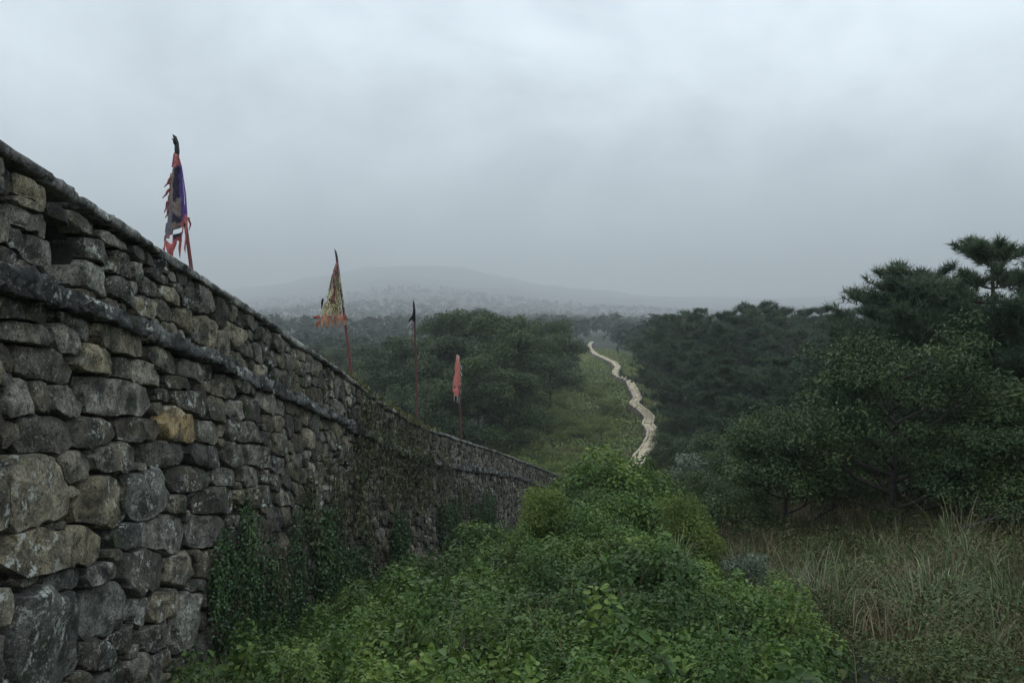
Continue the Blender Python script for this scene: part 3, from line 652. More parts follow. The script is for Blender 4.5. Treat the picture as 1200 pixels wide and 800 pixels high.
def c1(u, v):
    pink, purple, navy, tan, grey = (.55, .20, .20), (.17, .11, .36), (.06, .052, .085), (.33, .26, .22), (.20, .185, .21)
    if v < .17: return pink
    if v > .90 or (v > .84 and u > .75): return (.58, .18, .17)
    if u > .66: return purple if v < .74 else (.55, .18, .18)
    if u > .42: return tan if (.50 < v < .66 or .74 < v < .84) else navy
    if u > .2: return tan if v < .5 else grey
    return grey if v > .62 else (.30, .22, .20)
r, W, o = make_flag('war_flag', 'purple and navy flag with red torn hem on the highest pole', 12.0, (223.5, 312), (207, 186), [(207.3, 188), (207.5, 178), (207, 168), (205, 161), (202.5, 157.5)],
    [(205, 180), (202, 198), (199, 213), (196.5, 240), (194.5, 262), (192, 280), (190, 291)], [(211.5, 183), (215.5, 196), (218, 210), (221, 228), (222.5, 246), (223.5, 262), (220.5, 286)], c1, folds=1.6, amp=.06, fringe=(.20, .88, 3.2), pole_r=.030, tip_r=.03)
strips(r, W, o, [([(203, 208), (198, 213), (194, 220)], .02), ([(201, 222), (196, 226), (192, 233)], .018), ([(199, 236), (196, 240), (194, 250)], .02), ([(199, 245), (197, 250), (195, 256)], .016), ([(222, 255), (223.5, 262), (223, 270)], .014)], 'pink')
strips(r, W, o, [([(206.5, 170), (204, 165), (202.5, 163.5)], .02)], 'black')

def c2(u, v):
    cream, pinkish, olive = (.70, .61, .37), (.52, .29, .26), (.48, .46, .30)
    if v > .84: return (.52, .17, .11) if int(u * 15) % 2 else (.56, .40, .26)
    if v < .22: return pinkish
    if .36 < u < .5 and v < .62: return (.33, .13, .12)
    if u > .78: return olive if v < .8 else (.42, .15, .13)
    return cream if v > .35 else (.44, .38, .27)
r, W, o = make_flag('war_flag', 'cream yellow flag with black brush marks and orange fringe on tilted pole', 19.4, (411.5, 436), (395, 304), [(395.2, 309), (394.6, 302), (393.5, 296), (392, 291.5)],
    [(394, 308), (389, 322), (385, 340), (380, 355), (376.5, 366), (372, 376)], [(397, 308), (399, 320), (401.5, 338), (403.5, 356), (405, 368), (405.5, 374)], c2, dict(scale=(7, 13, 1), w=.030, col=(.03, .03, .025)), 1.8, .09, (.22, .84, 6.5), pole_r=.034, tip_r=.024)
strips(r, W, o, [([(375, 371), (370, 372), (366.5, 371)], .04), ([(374, 376), (371, 381), (372, 384)], .035), ([(403, 368), (405, 373), (405.5, 378)], .05)], 'orange')
strips(r, W, o, [([(379, 350), (377.5, 356), (377, 362)], .025)], 'black')

c3 = lambda u, v: (.014, .013, .015) if (v < .6 or u > .5) else (.42, .42, .40)
r, W, o = make_flag('war_flag', 'bare dull red pole with a shred of black and white cloth', 25.6, (489, 492), (485.5, 364), [(485.6, 368), (485.3, 362), (484.8, 356), (484.3, 351.5)],
    [(484.6, 362), (483, 370), (480.5, 377), (480, 383)], [(486.8, 362), (487, 370), (487, 378), (486, 384)], c3, None, 1.2, .06, (.12, .7, 2.5), 14, 10, pole_r=.036, pole_mat='pole_dull', tip_r=.034)
strips(r, W, o, [([(482, 378), (479, 381), (477.5, 384.5)], .05), ([(484, 385), (481, 389), (479, 391)], .05), ([(483, 387), (482, 391), (479.5, 393)], .03)], 'white')
strips(r, W, o, [([(484, 372), (481, 376), (479, 379)], .06)], 'black')

def c4(u, v):
    if v > .90: return (.52, .46, .45)
    if u > .86: return (.12, .10, .11) if int(v * 14) % 2 else (.6, .56, .54)
    return (.70, .25, .21) if v > .12 else (.72, .42, .38)
r, W, o = make_flag('war_flag', 'salmon red pennant with white tip hanging on the lowest pole', 31.2, (540.5, 514), (537, 420), [(537, 421), (536.6, 417), (536.2, 414.5)],
    [(535, 415), (532.8, 430), (531, 445), (530, 459), (531.5, 464)], [(538.4, 417), (539.6, 430), (540.6, 445), (540.8, 459), (538.5, 468)], c4, None, 1.3, .08, (.22, .88, 2.5), 20, 14, pole_r=.038, pole_mat='pole_dull')
strips(r, W, o, [([(539, 428), (540.5, 430), (541, 433)], .035), ([(539.5, 436), (541, 438), (541, 441)], .035)], 'white')
strips(r, W, o, [([(533, 459), (531.5, 463), (531, 467)], .05), ([(535, 462), (533.5, 466), (534, 469)], .05)], 'black')

# ------------------------------------------------------------------ vegetation builders
def blob_leaves(acc, blobs, per_area, Ln, Wd, up=0.5, shell=0.75, hang=0.0, fn=None):
    """leaves on the shells of overlapping lumps. blobs: (x,y,z,rx,ry,rz)"""
    for b in blobs:
        c = np.array(b[:3]); r = np.array(b[3:6]); n = max(6, int(per_area * (r[0] * r[1] + r[0] * r[2] + r[1] * r[2]) / 3 * 12.5 * 0.75))
        d = rand_dirs(n); d[:, 2] = np.where(d[:, 2] < -.35, -d[:, 2] * .7, d[:, 2]); d = unit(d)
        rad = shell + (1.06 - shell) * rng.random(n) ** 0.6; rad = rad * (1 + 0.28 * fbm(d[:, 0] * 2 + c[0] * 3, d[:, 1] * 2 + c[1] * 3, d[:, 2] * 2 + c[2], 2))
        P = c + d * r * rad[:, None]
        Nn = unit(d * (1 - up) + np.array([0, 0, 1.0]) * up + rng.normal(0, .38, (n, 3)))
        A = unit(np.cross(Nn, rand_dirs(n)) + d * .35 - np.array([0, 0, hang]))
        L_ = Ln * rng.uniform(.65, 1.25, n)
        t0 = rng.random() * .35
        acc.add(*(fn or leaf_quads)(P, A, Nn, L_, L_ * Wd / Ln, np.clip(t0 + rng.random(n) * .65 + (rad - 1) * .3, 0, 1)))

def tree_skeleton(h, spread, trunk_r, lean=(0, 0), n_limb=9, start=0.3, seed=0, upw=0.55):
    """returns tubes accumulator and limb tip points"""
    acc = Acc(); k = 9; t = np.linspace(0, 1, k)
    tr = np.stack([lean[0] * t ** 1.3 * h + fbm(t * 2 + seed, seed * 3.3) * .05 * h, lean[1] * t ** 1.3 * h + fbm(t * 2 + seed + 9, seed) * .05 * h, t * h * .86], -1); tr[0, :2] = 0
    acc.add(*tube(tr, np.interp(t, [0, .06, 1], [trunk_r * 1.35, trunk_r, trunk_r * .25]), 8)); tips = []
    for q in range(n_limb):
        f = start + (1 - start) * (q + rng.random() * .8) / n_limb; f = min(f, .99)
        p0 = np.array([np.interp(f, t, tr[:, c]) for c in range(3)]); az = q * 2.4 + rng.normal(0, .35)
        L_ = spread * (1.12 - f * .55) * rng.uniform(.75, 1.15); e = upw * rng.uniform(.6, 1.3)
        u = np.linspace(0, 1, 6); d = np.array([math.cos(az), math.sin(az), 0])
        lb = p0 + u[:, None] * d * L_ + np.stack([fbm(u * 2.5 + q, seed) * .12 * L_, fbm(u * 2.5, q + seed) * .12 * L_, L_ * e * u ** 1.25], -1); lb[0] = p0
        r0 = trunk_r * (.62 - .35 * f); acc.add(*tube(lb, np.linspace(r0, r0 * .18, 6), 6)); tips.append((lb[-1], L_)); tips.append((lb[3] + rng.normal(0, .08, 3) * L_, L_ * .8))
        for s_ in range(2):
            a2 = az + (-1) ** s_ * rng.uniform(.5, 1.0); p1 = lb[2 + s_]; l2 = L_ * rng.uniform(.4, .6)
            e2 = p1 + np.array([math.cos(a2) * l2, math.sin(a2) * l2, l2 * e * 1.1]); w = np.linspace(p1, e2, 4); w[1:3] += rng.normal(0, .04 * l2, (2, 3))
            acc.add(*tube(w, np.linspace(r0 * .45, r0 * .12, 4), 5)); tips.append((e2, l2))
    tips.append((tr[-1], spread * .5)); return acc, tips

def make_broadleaf(name, h, spread, leaf, n_limb, per_area, mat, trunk_r=.14, clump=.34, sub=3, lean=(0, 0), seed=0, start=.3, upw=.55, squash=.75, wd=.55, shell=.35):
    sk, tips = tree_skeleton(h, spread, trunk_r, lean, n_limb, start, seed, upw); acc = Acc(); bl = []
    for p, L_ in tips:
        for q in range(sub):
            r = clump * spread * rng.uniform(.45, .85); o = rng.normal(0, .42, 3) * clump * spread * (0 if q == 0 else 1) * np.array([1, 1, .7])
            bl.append((*(p + o), r * rng.uniform(.85, 1.25), r * rng.uniform(.85, 1.25), r * squash * rng.uniform(.7, 1.1)))
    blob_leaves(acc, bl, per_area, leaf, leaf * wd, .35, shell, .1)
    return sk.mesh(name + '_trunk', M['bark'], True), acc.mesh(name + '_crown', mat)

def make_pine(name, h, spread, trunk_r, whorls, per, tuft_len, n_needle, nw, mat, lean=(0, 0), seed=0, start=.3, flat=.3, twigs=5, dens=1.0):
    sk = Acc(); acc = Acc(); k = 10; t = np.linspace(0, 1, k)
    tr = np.stack([lean[0] * t ** 1.4 * h + fbm(t * 1.7 + seed, seed * 1.7) * .07 * h, lean[1] * t ** 1.4 * h + fbm(t * 1.7, seed + 4.4) * .07 * h, t * h], -1); tr -= tr[0]
    sk.add(*tube(tr, np.interp(t, [0, .05, 1], [trunk_r * 1.3, trunk_r, trunk_r * .2]), 8)); TP, TD = [], []
    for wv in range(whorls):
        f = start + (1 - start) * (wv + .5 * rng.random()) / whorls
        p0 = np.array([np.interp(f, t, tr[:, c]) for c in range(3)])
        for b in range(per):
            az = rng.random() * 6.283; prof = math.sin(min(1, (1 - f) * 1.15 / (1 - start) + .12) * 1.65)
            L_ = spread * max(.16, prof) * rng.uniform(.6, 1.12); u = np.linspace(0, 1, 6); d = np.array([math.cos(az), math.sin(az), 0])
            rise = rng.uniform(.02, .25) + .35 * max(0, f - .6)
            lb = p0 + u[:, None] * d * L_ + np.stack([fbm(u * 2 + b, wv + seed) * .1 * L_, fbm(u * 2, b + wv) * .1 * L_, L_ * (rise * u + .22 * u ** 3)], -1); lb[0] = p0
            r0 = max(.012, trunk_r * (.42 - .28 * f)); sk.add(*tube(lb, np.linspace(r0, r0 * .2, 6), 5))
            for q in range(twigs):
                uu = rng.uniform(.3, 1.0); p1 = np.array([np.interp(uu, u, lb[:, c]) for c in range(3)]); a2 = az + rng.normal(0, .9); l2 = L_ * rng.uniform(.12, .34) * (1.2 - .4 * uu)
                e2 = p1 + np.array([math.cos(a2) * l2, math.sin(a2) * l2, l2 * rng.uniform(.15, .7)])
                sk.add(*tube(np.linspace(p1, e2, 3), np.array([r0 * .3, r0 * .2, r0 * .12]), 4))
                m = max(3, int(l2 / (tuft_len * .55) * 2.2 * dens)); w = rng.random(m) ** .7
                pp = p1 + (e2 - p1) * w[:, None] + rng.normal(0, 1, (m, 3)) * np.array([1, 1, flat]) * l2 * .22
                TP.append(pp); TD.append(unit((e2 - p1)[None] * .8 / l2 + np.array([0, 0, .75]) + rng.normal(0, .35, (m, 3))))
    TP = np.concatenate(TP); TD = np.concatenate(TD); n = len(TP)
    P = np.repeat(TP, n_needle, 0); D = np.repeat(TD, n_needle, 0); tr_ = np.repeat(rng.random(n), n_needle)
    A = unit(D + rand_dirs(len(P)) * .95); P = P + D * tuft_len * .35 * rng.random((len(P), 1)) - D * tuft_len * .1
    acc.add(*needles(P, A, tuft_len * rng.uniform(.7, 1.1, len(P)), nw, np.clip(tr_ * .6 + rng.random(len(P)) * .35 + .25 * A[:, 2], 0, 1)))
    return sk.mesh(name + '_trunk', M['bark'], True), acc.mesh(name + '_crown', mat), n
def plant_tree(name, meshes, x, y, label, group, rot=0, sc=1.0, z=None, cat='tree'):
    g = float(gz(x, y)) - .05 if z is None else z
    o = thing(name, (x, y, g), label, cat, group); o.rotation_euler = (0, 0, rot); o.scale = (sc,) * 3
    link('trunk', meshes[0], o); link('crown', meshes[1], o); return o

# ------------------------------------------------------------------ near trees on the right
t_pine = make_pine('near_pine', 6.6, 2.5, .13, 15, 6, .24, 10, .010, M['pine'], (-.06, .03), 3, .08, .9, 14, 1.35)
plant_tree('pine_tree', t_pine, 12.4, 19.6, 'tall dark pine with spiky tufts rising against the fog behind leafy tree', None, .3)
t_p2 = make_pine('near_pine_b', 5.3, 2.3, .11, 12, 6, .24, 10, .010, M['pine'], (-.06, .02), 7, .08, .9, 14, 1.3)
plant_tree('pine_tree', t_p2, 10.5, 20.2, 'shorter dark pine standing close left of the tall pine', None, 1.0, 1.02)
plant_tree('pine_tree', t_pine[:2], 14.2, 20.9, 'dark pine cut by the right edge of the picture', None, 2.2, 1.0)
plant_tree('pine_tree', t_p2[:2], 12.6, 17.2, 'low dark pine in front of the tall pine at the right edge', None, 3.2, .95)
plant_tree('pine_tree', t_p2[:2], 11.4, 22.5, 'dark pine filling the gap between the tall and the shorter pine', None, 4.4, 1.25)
t_oak = make_broadleaf('near_oak', 3.5, 1.8, .085, 20, 150, M['oak'], .08, .24, 3, (.03, 0), 2, .06, .62, .8, .40, .25)
plant_tree('leafy_tree', t_oak, 7.3, 15.2, 'loose crowned leafy tree in front of the pines at meadow edge', None, .4, 1.06)
t_oak2 = make_broadleaf('near_oak_b', 2.4, 1.5, .09, 10, 150, M['oak'], .06, .38, 3, (.02, 0), 5, .05, .45, .85, .42, .3)
plant_tree('leafy_tree', t_oak2, 9.9, 15.0, 'low leafy tree under the pines at the right edge', None, 1.9, 1.1)
plant_tree('leafy_tree', t_oak2, 5.7, 16.6, 'small leafy tree left of the loose crowned tree', None, .2, .95)
plant_tree('leafy_tree', t_oak2, 8.6, 13.6, 'low leafy tree reaching over the back of the meadow', None, 4.0, .8)

# ------------------------------------------------------------------ forest trees (prototypes shared)
BR = [make_broadleaf('forest_broadleaf_%s' % 'abc'[i], [11, 9.5, 12.5][i], [4.0, 3.7, 4.2][i], .26, 9, 20, M['tree'], .2, .34, 3, (rng.normal(0, .03), 0), 11 + i, .3, .6, .92, .6, .45) for i in range(3)]
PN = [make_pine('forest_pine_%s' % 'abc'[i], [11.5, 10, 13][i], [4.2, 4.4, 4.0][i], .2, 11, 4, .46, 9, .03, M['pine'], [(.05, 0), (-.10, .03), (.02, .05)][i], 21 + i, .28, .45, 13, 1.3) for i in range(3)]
UN = [make_broadleaf('understorey_%s' % 'ab'[i], [3.4, 2.8][i], 2.1, .13, 11, 55, M['oak'], .07, .38, 3, (0, 0), 41 + i, .04, .5, .85, .5, .4) for i in range(2)]
BS = [make_broadleaf('shrub_%s' % 'ab'[i], [2.4, 1.9][i], 1.5, .13, 8, 42, [M['scrub'], M['scrub']][i], .04, .42, 3, (0, 0), 31 + i, .08, .5, .8, .55, .4) for i in range(2)]
def scatter(kind, protos, pts, label, group, base, cat='tree', zones=None):
    """zones: function (px, y) -> a phrase added to the label"""
    for i, (x, y, s) in enumerate(pts):
        lb = label + (' ' + zones(600 + F * x / y, y) if zones else '')
        plant_tree(kind, protos[i % len(protos)][:2], x, y, lb, group, rng.random() * 6.28, s * base, float(gz(x, y)) - .1, cat)
PXY = lambda px, y: (px - 600) / F * y
# left stand of broadleaf trees behind the wall's far end
pts = [(PXY(p, y), y, s) for p, y, s in [(505, 82, 1.1), (548, 84, 1.12), (592, 82, 1.12), (615, 92, 1.08), (478, 92, 1.1), (528, 98, 1.2), (570, 100, 1.25), (612, 104, 1.2), (644, 112, 1.05), (455, 108, 1.1),
       (500, 118, 1.2), (545, 122, 1.25), (590, 124, 1.25), (628, 128, 1.15), (430, 124, 1.0), (658, 140, .95), (520, 66, .85), (562, 68, .85), (600, 70, .8), (484, 70, .8), (450, 84, .85), (415, 98, .85), (606, 76, .8), (385, 120, .9), (470, 138, 1.0), (350, 135, .9), (405, 145, 1.0)]]
scatter('broadleaf_tree', BR, pts, 'dark green broadleaf tree in', 'broadleaf stand behind the wall', 1.0,
        zones=lambda p, y: ('the front row' if y < 95 else 'the back row') + (' seen behind the cream flag' if p < 470 else ' between the two lowest flag poles' if p < 545 else ' between the salmon pennant and the ridge'))
# right stand of pines beside the winding wall
pts = [(PXY(p, y), y, s) for p, y, s in [(806, 82, .95), (832, 78, 1.05), (868, 80, 1.1), (905, 76, 1.05), (945, 72, 1.05), (985, 70, 1.05), (1025, 66, 1.05), (1065, 62, 1.0), (1110, 60, 1.0), (1160, 58, 1.0),
       (797, 100, 1.0), (812, 98, 1.15), (842, 100, 1.25), (885, 98, 1.25), (925, 94, 1.25), (970, 90, 1.2), (1012, 88, 1.2), (1050, 84, 1.2), (784, 125, 1.0), (800, 130, 1.15), (830, 126, 1.38), (875, 124, 1.48), (915, 120, 1.5), (960, 115, 1.45), (1010, 110, 1.42), (895, 112, 1.4), (940, 108, 1.38), (985, 104, 1.36), (1035, 100, 1.35),
       (1200, 64, 1.0), (1240, 70, 1.1), (872, 54, .72), (905, 52, .75), (940, 50, .72), (978, 50, .78), (1020, 48, .75), (1062, 46, .78), (1100, 42, .72), (850, 62, .8), (890, 64, .9), (930, 62, .9), (772, 160, 1.0), (760, 200, 1.0), (745, 240, 1.0), (785, 180, 1.1)]]
PH = (11.5, 10, 13); q_ = []
for i, (x, y, s_) in enumerate(pts):          # back rows share one even canopy line, the nearer ones keep their own size
    if 95 < y < 150:
        zt = (400 - np.interp(600 + F * x / y, [720, 760, 800, 850, 1060], [386, 374, 364, 357, 354]) - (i * 7 % 5) * 2.2) / F * y
        s_ = float((zt - gz(x, y)) / (PH[i % 3] * 1.02))
    q_.append((x, y, s_))
pts = q_
scatter('pine_tree', PN, pts, 'dark spreading pine', 'pine stand right of the winding wall', 1.0,
        zones=lambda p, y: ('in the front row' if y < 84 else 'in the back rows') + (' close beside the winding wall' if p < 810 else ' in the middle of the right stand' if p < 960 else ' behind the tall near trees'))
# dark broadleaf understorey between stand and meadow
pts = [(PXY(p, y), y, s) for p, y, s in [(858, 42, 1.0), (892, 40, 1.15), (930, 37, 1.2), (968, 35, .95), (1010, 33, .95), (885, 50, 1.1), (925, 48, 1.2), (968, 46, 1.2), (1012, 44, 1.2), (880, 60, 1.2), (1060, 38, 1.2), (1120, 34, 1.1), (845, 56, .9),
       (850, 27, .50), (885, 25, .52), (920, 23.5, .52), (955, 22, .55), (995, 20.5, .6), (1040, 19, .6), (868, 33, .62), (905, 31, .7), (950, 29, .75), (1000, 27, .8), (1050, 25, .85), (1190, 14.0, .5), (1130, 17, .6), (818, 48, .6), (800, 58, .6), (838, 21, .38), (820, 24, .40), (850, 19, .30), (868, 20.5, .36), (790, 70, .9), (822, 68, 1.1), (855, 70, 1.3), (900, 66, 1.4), (945, 60, 1.4), (790, 82, .9), (815, 88, 1.2), (850, 84, 1.4)]]
scatter('understorey_tree', UN, pts, 'low dark leafy tree', 'low trees below the pine stand', 1.0,
        zones=lambda p, y: ('just behind the meadow' if y < 30 else 'at the foot of the pines') + (' near the feathery bush' if p < 900 else ' left of the loose crowned tree' if p < 1000 else ' behind the loose crowned tree'))
# pale scrub on the ridge beside the wall
pts = []
for q in range(70):
    y = 48 + 100 * rng.random() ** 1.3; x = ridge_x(y) - 2.6 - rng.random() ** .8 * np.interp(y, [48, 80, 150], [14, 13, 12])
    pts.append((float(x), float(y), rng.uniform(.5, 1.1)))
scatter('ridge_shrub', BS, pts, 'yellow green shrub on the ridge', 'shrubs on the ridge', 1.0, 'shrub',
        zones=lambda p, y: ('low down, ' if y < 70 else 'halfway up, ' if y < 100 else 'high up, ') + ('beside the broadleaf stand' if p < 680 else 'close left of the winding wall'))
pts = []
for q in range(34):
    y = 62 + 80 * rng.random(); x = ridge_x(y) + 3.2 + rng.random() * 3.0; pts.append((float(x), float(y), rng.uniform(.4, .75)))
pts += [(PXY(742, 131), 131.0, .42), (PXY(713, 193), 193.0, .5), (PXY(770, 70), 70.0, .5)]
scatter('ridge_shrub', BS, pts, 'shrub along the right foot of the winding wall', 'shrubs right of the winding wall', 1.0, 'shrub')

# ------------------------------------------------------------------ masses: far woods, ridge grass
def build_far_woods():
    acc = Acc(); n = 8500
    y = 150 + (2700 - 150) * rng.random(n) ** 1.9; x = (rng.random(n) * 2 - 1) * (y * .68 + 40)
    d = x - ridge_x(y); k = ~((y < 340) & (np.abs(d + 4) < 11)); x, y = x[k], y[k]; z = gz(x, y); n = len(x)
    h = rng.uniform(6, 11, n) * (1 + y / 2200); m = np.clip((6000 / y).astype(int), 6, 34)
    idx = np.repeat(np.arange(n), m); c = len(idx); dr = rand_dirs(c); dr[:, 2] = np.abs(dr[:, 2]) * 1.1 - .25
    r = h[idx] * .42; P = np.stack([x[idx], y[idx], z[idx] + h[idx] * .58], -1) + dr * r[:, None] * rng.uniform(.6, 1.1, (c, 1)) * np.array([1, 1, .95])
    Nn = unit(dr * .7 + np.array([0, 0, .5]) + rng.normal(0, .3, (c, 3))); L_ = h[idx] * .17 * rng.uniform(.7, 1.4, c) * np.sqrt(60 / m[idx]) ** .8
    acc.add(*leaf_quads(P, np.cross(Nn, rand_dirs(c)), Nn, L_, L_ * .75, rng.random(n)[idx] * .5 + rng.random(c) * .4))
    o = link('far_woods', acc.mesh('far_woods', M['far'])); tag(o, 'misty woods covering the far valley and hill', 'woods', None, 'stuff')
build_far_woods()
def build_ridge_grass():
    acc = Acc(); n = 75000; y = 45 + 235 * rng.random(n) ** 1.8; x = ridge_x(y) + np.interp(y, [45, 120, 260], [4, 7, 14]) - rng.random(n) * np.interp(y, [45, 80, 260], [26, 24, 28])
    z = gz(x, y); hh = .25 + .55 * vnoise(x / 2.5, y / 2.5, 4)
    q = np.interp(y, FARW[:, 1], FARW[:, 0]); k = np.abs(x - q) > 1.0; x, y, z, hh = x[k], y[k], z[k], hh[k]; n = len(x)
    P = np.stack([x, y, z + hh * rng.random(n)], -1); Nn = unit(rng.normal(0, .45, (n, 3)) + np.array([0, -.25, .8])); A = np.cross(Nn, rand_dirs(n)) + np.array([0, 0, .4])
    L_ = rng.uniform(.18, .42, n) * (1 + y / 200); acc.add(*leaf_quads(P, A, Nn, L_, L_ * .5, rng.random(n)))
    o = link('ridge_undergrowth', acc.mesh('ridge_undergrowth', M['scrub'])); tag(o, 'pale green scrubby grass covering the ridge by the winding wall', 'undergrowth', None, 'stuff')
build_ridge_grass()

# ------------------------------------------------------------------ foreground: creeper mounds, grasses
def hump(x, y):
    """height of the overgrown mound above the soil"""
    return .28 + np.interp(y, [5, 7, 9, 12, 13.5, 15, 17, 19.5], [.12, .18, .30, .85, 1.3, 1.55, 1.5, .4]) * np.exp(-((x - np.interp(y, [5, 15], [.9, 1.75])) / np.interp(y, [5, 12, 15], [2.2, 1.55, 1.25])) ** 2) \
        + .25 * fbm(x / 1.5, y / 1.5, 2, 2) * sm(4, 8, y) - .20 * (1 - sm(.3, 2.3, x - np.interp(y, _yy, _xx)))
def creeper_edge(x, y): return np.interp(y, [2, 4, 6, 8, 10, 12, 15, 20], [2.3, 2.3, 2.6, 3.0, 3.0, 2.9, 3.2, 4.0]) + .6 * fbm(x / 1.2, y / 1.2, 7)
def creeper_mask(x, y): return x < creeper_edge(x, y)
def build_creeper():
    accs = [Acc(), Acc()]; n = 60000; y = 3.0 + 17 * rng.random(n) ** 1.35; x = rng.uniform(-3.8, 4.2, n)   # thin underlayer
    k = (x > np.interp(y, _yy, _xx) + .05) & creeper_mask(x, y) & (x < y * .72 + .5); x, y = x[k], y[k]; n = len(x)
    P = np.stack([x, y, gz(x, y) + hump(x, y) * (1 - .7 * rng.random(n) ** 1.5) - .1], -1); Nn = unit(np.array([0, 0, .7]) + rng.normal(0, .5, (n, 3)))
    L_ = rng.uniform(.03, .08, n); accs[0].add(*leaf_quads(P, np.cross(Nn, rand_dirs(n)), Nn, L_, L_ * .6, rng.random(n) * .7))
    m = 1500; y = 3.2 + 16 * rng.random(m) ** 1.5; x = rng.uniform(-3.6, 4.0, m)
    k = (x > np.interp(y, _yy, _xx) + .3) & creeper_mask(x, y) & (x < y * .7 + .4) & ~((y < 6.5) & (x < -1.0) & (rng.random(m) < .6)); x, y = x[k], y[k]
    hh = hump(x, y); z = gz(x, y) + hh
    for i in range(len(x)):                       # lumps of shoots with their own leaf size and tone
        r = rng.uniform(.10, .30) * (1 + .035 * y[i]); f = rng.uniform(.7, 1.0); tall = rng.random() < .16
        L0 = rng.choice([.034, .045, .06, .078], p=[.25, .3, .25, .2]) * (1 + .012 * y[i]); sp = 1 if (vnoise(x[i] / 1.6, y[i] / 1.6, 33) > .50 and rng.random() < .8) else 0
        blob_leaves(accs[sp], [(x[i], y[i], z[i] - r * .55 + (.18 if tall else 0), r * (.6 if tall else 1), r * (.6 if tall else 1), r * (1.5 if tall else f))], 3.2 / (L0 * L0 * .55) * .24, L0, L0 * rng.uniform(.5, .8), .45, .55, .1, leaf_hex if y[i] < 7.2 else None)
    o = link('creeper_cover', accs[0].mesh('creeper_cover', M['creeper'])); tag(o, 'dense dark green creeper leaves sprawling over the foreground ground', 'creepers', None, 'stuff')
    o = link('bright_creeper', accs[1].mesh('bright_creeper', M['lush'])); tag(o, 'brighter green creeper leaves in patches over the mound', 'creepers', None, 'stuff')
    acc = Acc(); n = 420; y = 4 + 12 * rng.random(n) ** 1.3; x = rng.uniform(-2.8, 3.2, n)      # dry stalks poking out
    k = (x > np.interp(y, _yy, _xx) + .4) & (x < y * .7); x, y = x[k], y[k]; n = len(x); P = np.stack([x, y, gz(x, y) + hump(x, y) - .15], -1)
    acc.add(*blades(P, rng.normal(size=(n, 3)), rng.uniform(.25, .6, n), rng.uniform(.1, .7, n), .003, rng.random(n), 4))
    o = link('dry_stalks', acc.mesh('dry_stalks', M['dry'])); tag(o, 'thin pale dry stalks poking out of the creepers', 'stalks', None, 'stuff')
build_creeper()

def bush(name, label, cat, x, y, blobs, leaf, wd, per_area, mat, group=None, up=.4, shell=.55, stems=8, fine=False):
    g = float(gz(x, y)); root = thing(name, (x, y, g - .03), label, cat, group); acc = Acc()
    blob_leaves(acc, blobs, per_area, leaf, wd, up, shell)
    link('foliage', acc.mesh(name + '_foliage', mat), root); sk = Acc()
    for q in range(stems):
        b = blobs[q % len(blobs)]; p = np.array(b[:3]) + rng.normal(0, .3, 3) * np.array(b[3:6]); c = np.linspace([rng.normal(0, .06), rng.normal(0, .06), 0], p, 5); c[1:4] += rng.normal(0, .03, (3, 3))
        sk.add(*tube(c, np.linspace(.016, .004, 5), 5))
    link('stems', sk.mesh(name + '_stems', M['bark'], True), root); return root
def lumps(n, rx, ry, h, r, squash=.8):
    out = []
    for q in range(n):
        a, d = rng.random() * 6.28, math.sqrt(rng.random()); x, y = math.cos(a) * d * rx, math.sin(a) * d * ry
        zt = h * math.sqrt(max(0, 1 - .75 * d * d)); rr = r * rng.uniform(.6, 1.25); out.append((x, y, max(rr * .5, (zt - rr * .8) * rng.uniform(.35, 1.0)), rr, rr, rr * squash))
    return out
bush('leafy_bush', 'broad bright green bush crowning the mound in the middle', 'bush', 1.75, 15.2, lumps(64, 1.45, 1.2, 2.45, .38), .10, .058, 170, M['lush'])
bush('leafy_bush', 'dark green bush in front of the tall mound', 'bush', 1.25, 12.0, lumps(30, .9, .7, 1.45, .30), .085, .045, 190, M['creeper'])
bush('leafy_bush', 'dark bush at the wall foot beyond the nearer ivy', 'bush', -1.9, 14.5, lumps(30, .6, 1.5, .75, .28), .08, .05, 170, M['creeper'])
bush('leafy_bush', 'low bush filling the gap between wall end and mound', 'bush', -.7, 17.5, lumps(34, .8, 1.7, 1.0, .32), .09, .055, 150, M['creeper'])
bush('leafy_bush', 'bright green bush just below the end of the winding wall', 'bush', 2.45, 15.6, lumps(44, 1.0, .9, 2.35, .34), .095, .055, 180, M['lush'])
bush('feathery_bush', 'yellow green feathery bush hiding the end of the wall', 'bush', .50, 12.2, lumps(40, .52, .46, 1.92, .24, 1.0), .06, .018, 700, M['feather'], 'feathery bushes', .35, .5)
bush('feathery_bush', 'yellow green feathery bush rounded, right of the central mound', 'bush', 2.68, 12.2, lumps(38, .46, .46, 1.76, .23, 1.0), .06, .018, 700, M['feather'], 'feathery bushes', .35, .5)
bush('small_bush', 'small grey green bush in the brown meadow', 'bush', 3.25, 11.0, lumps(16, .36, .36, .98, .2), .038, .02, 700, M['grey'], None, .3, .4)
bush('small_bush', 'grey green bush right of the lower end of winding wall', 'bush', 5.6, 25.5, lumps(22, .9, .9, 2.1, .45), .09, .045, 130, M['grey'], None, .3, .4)

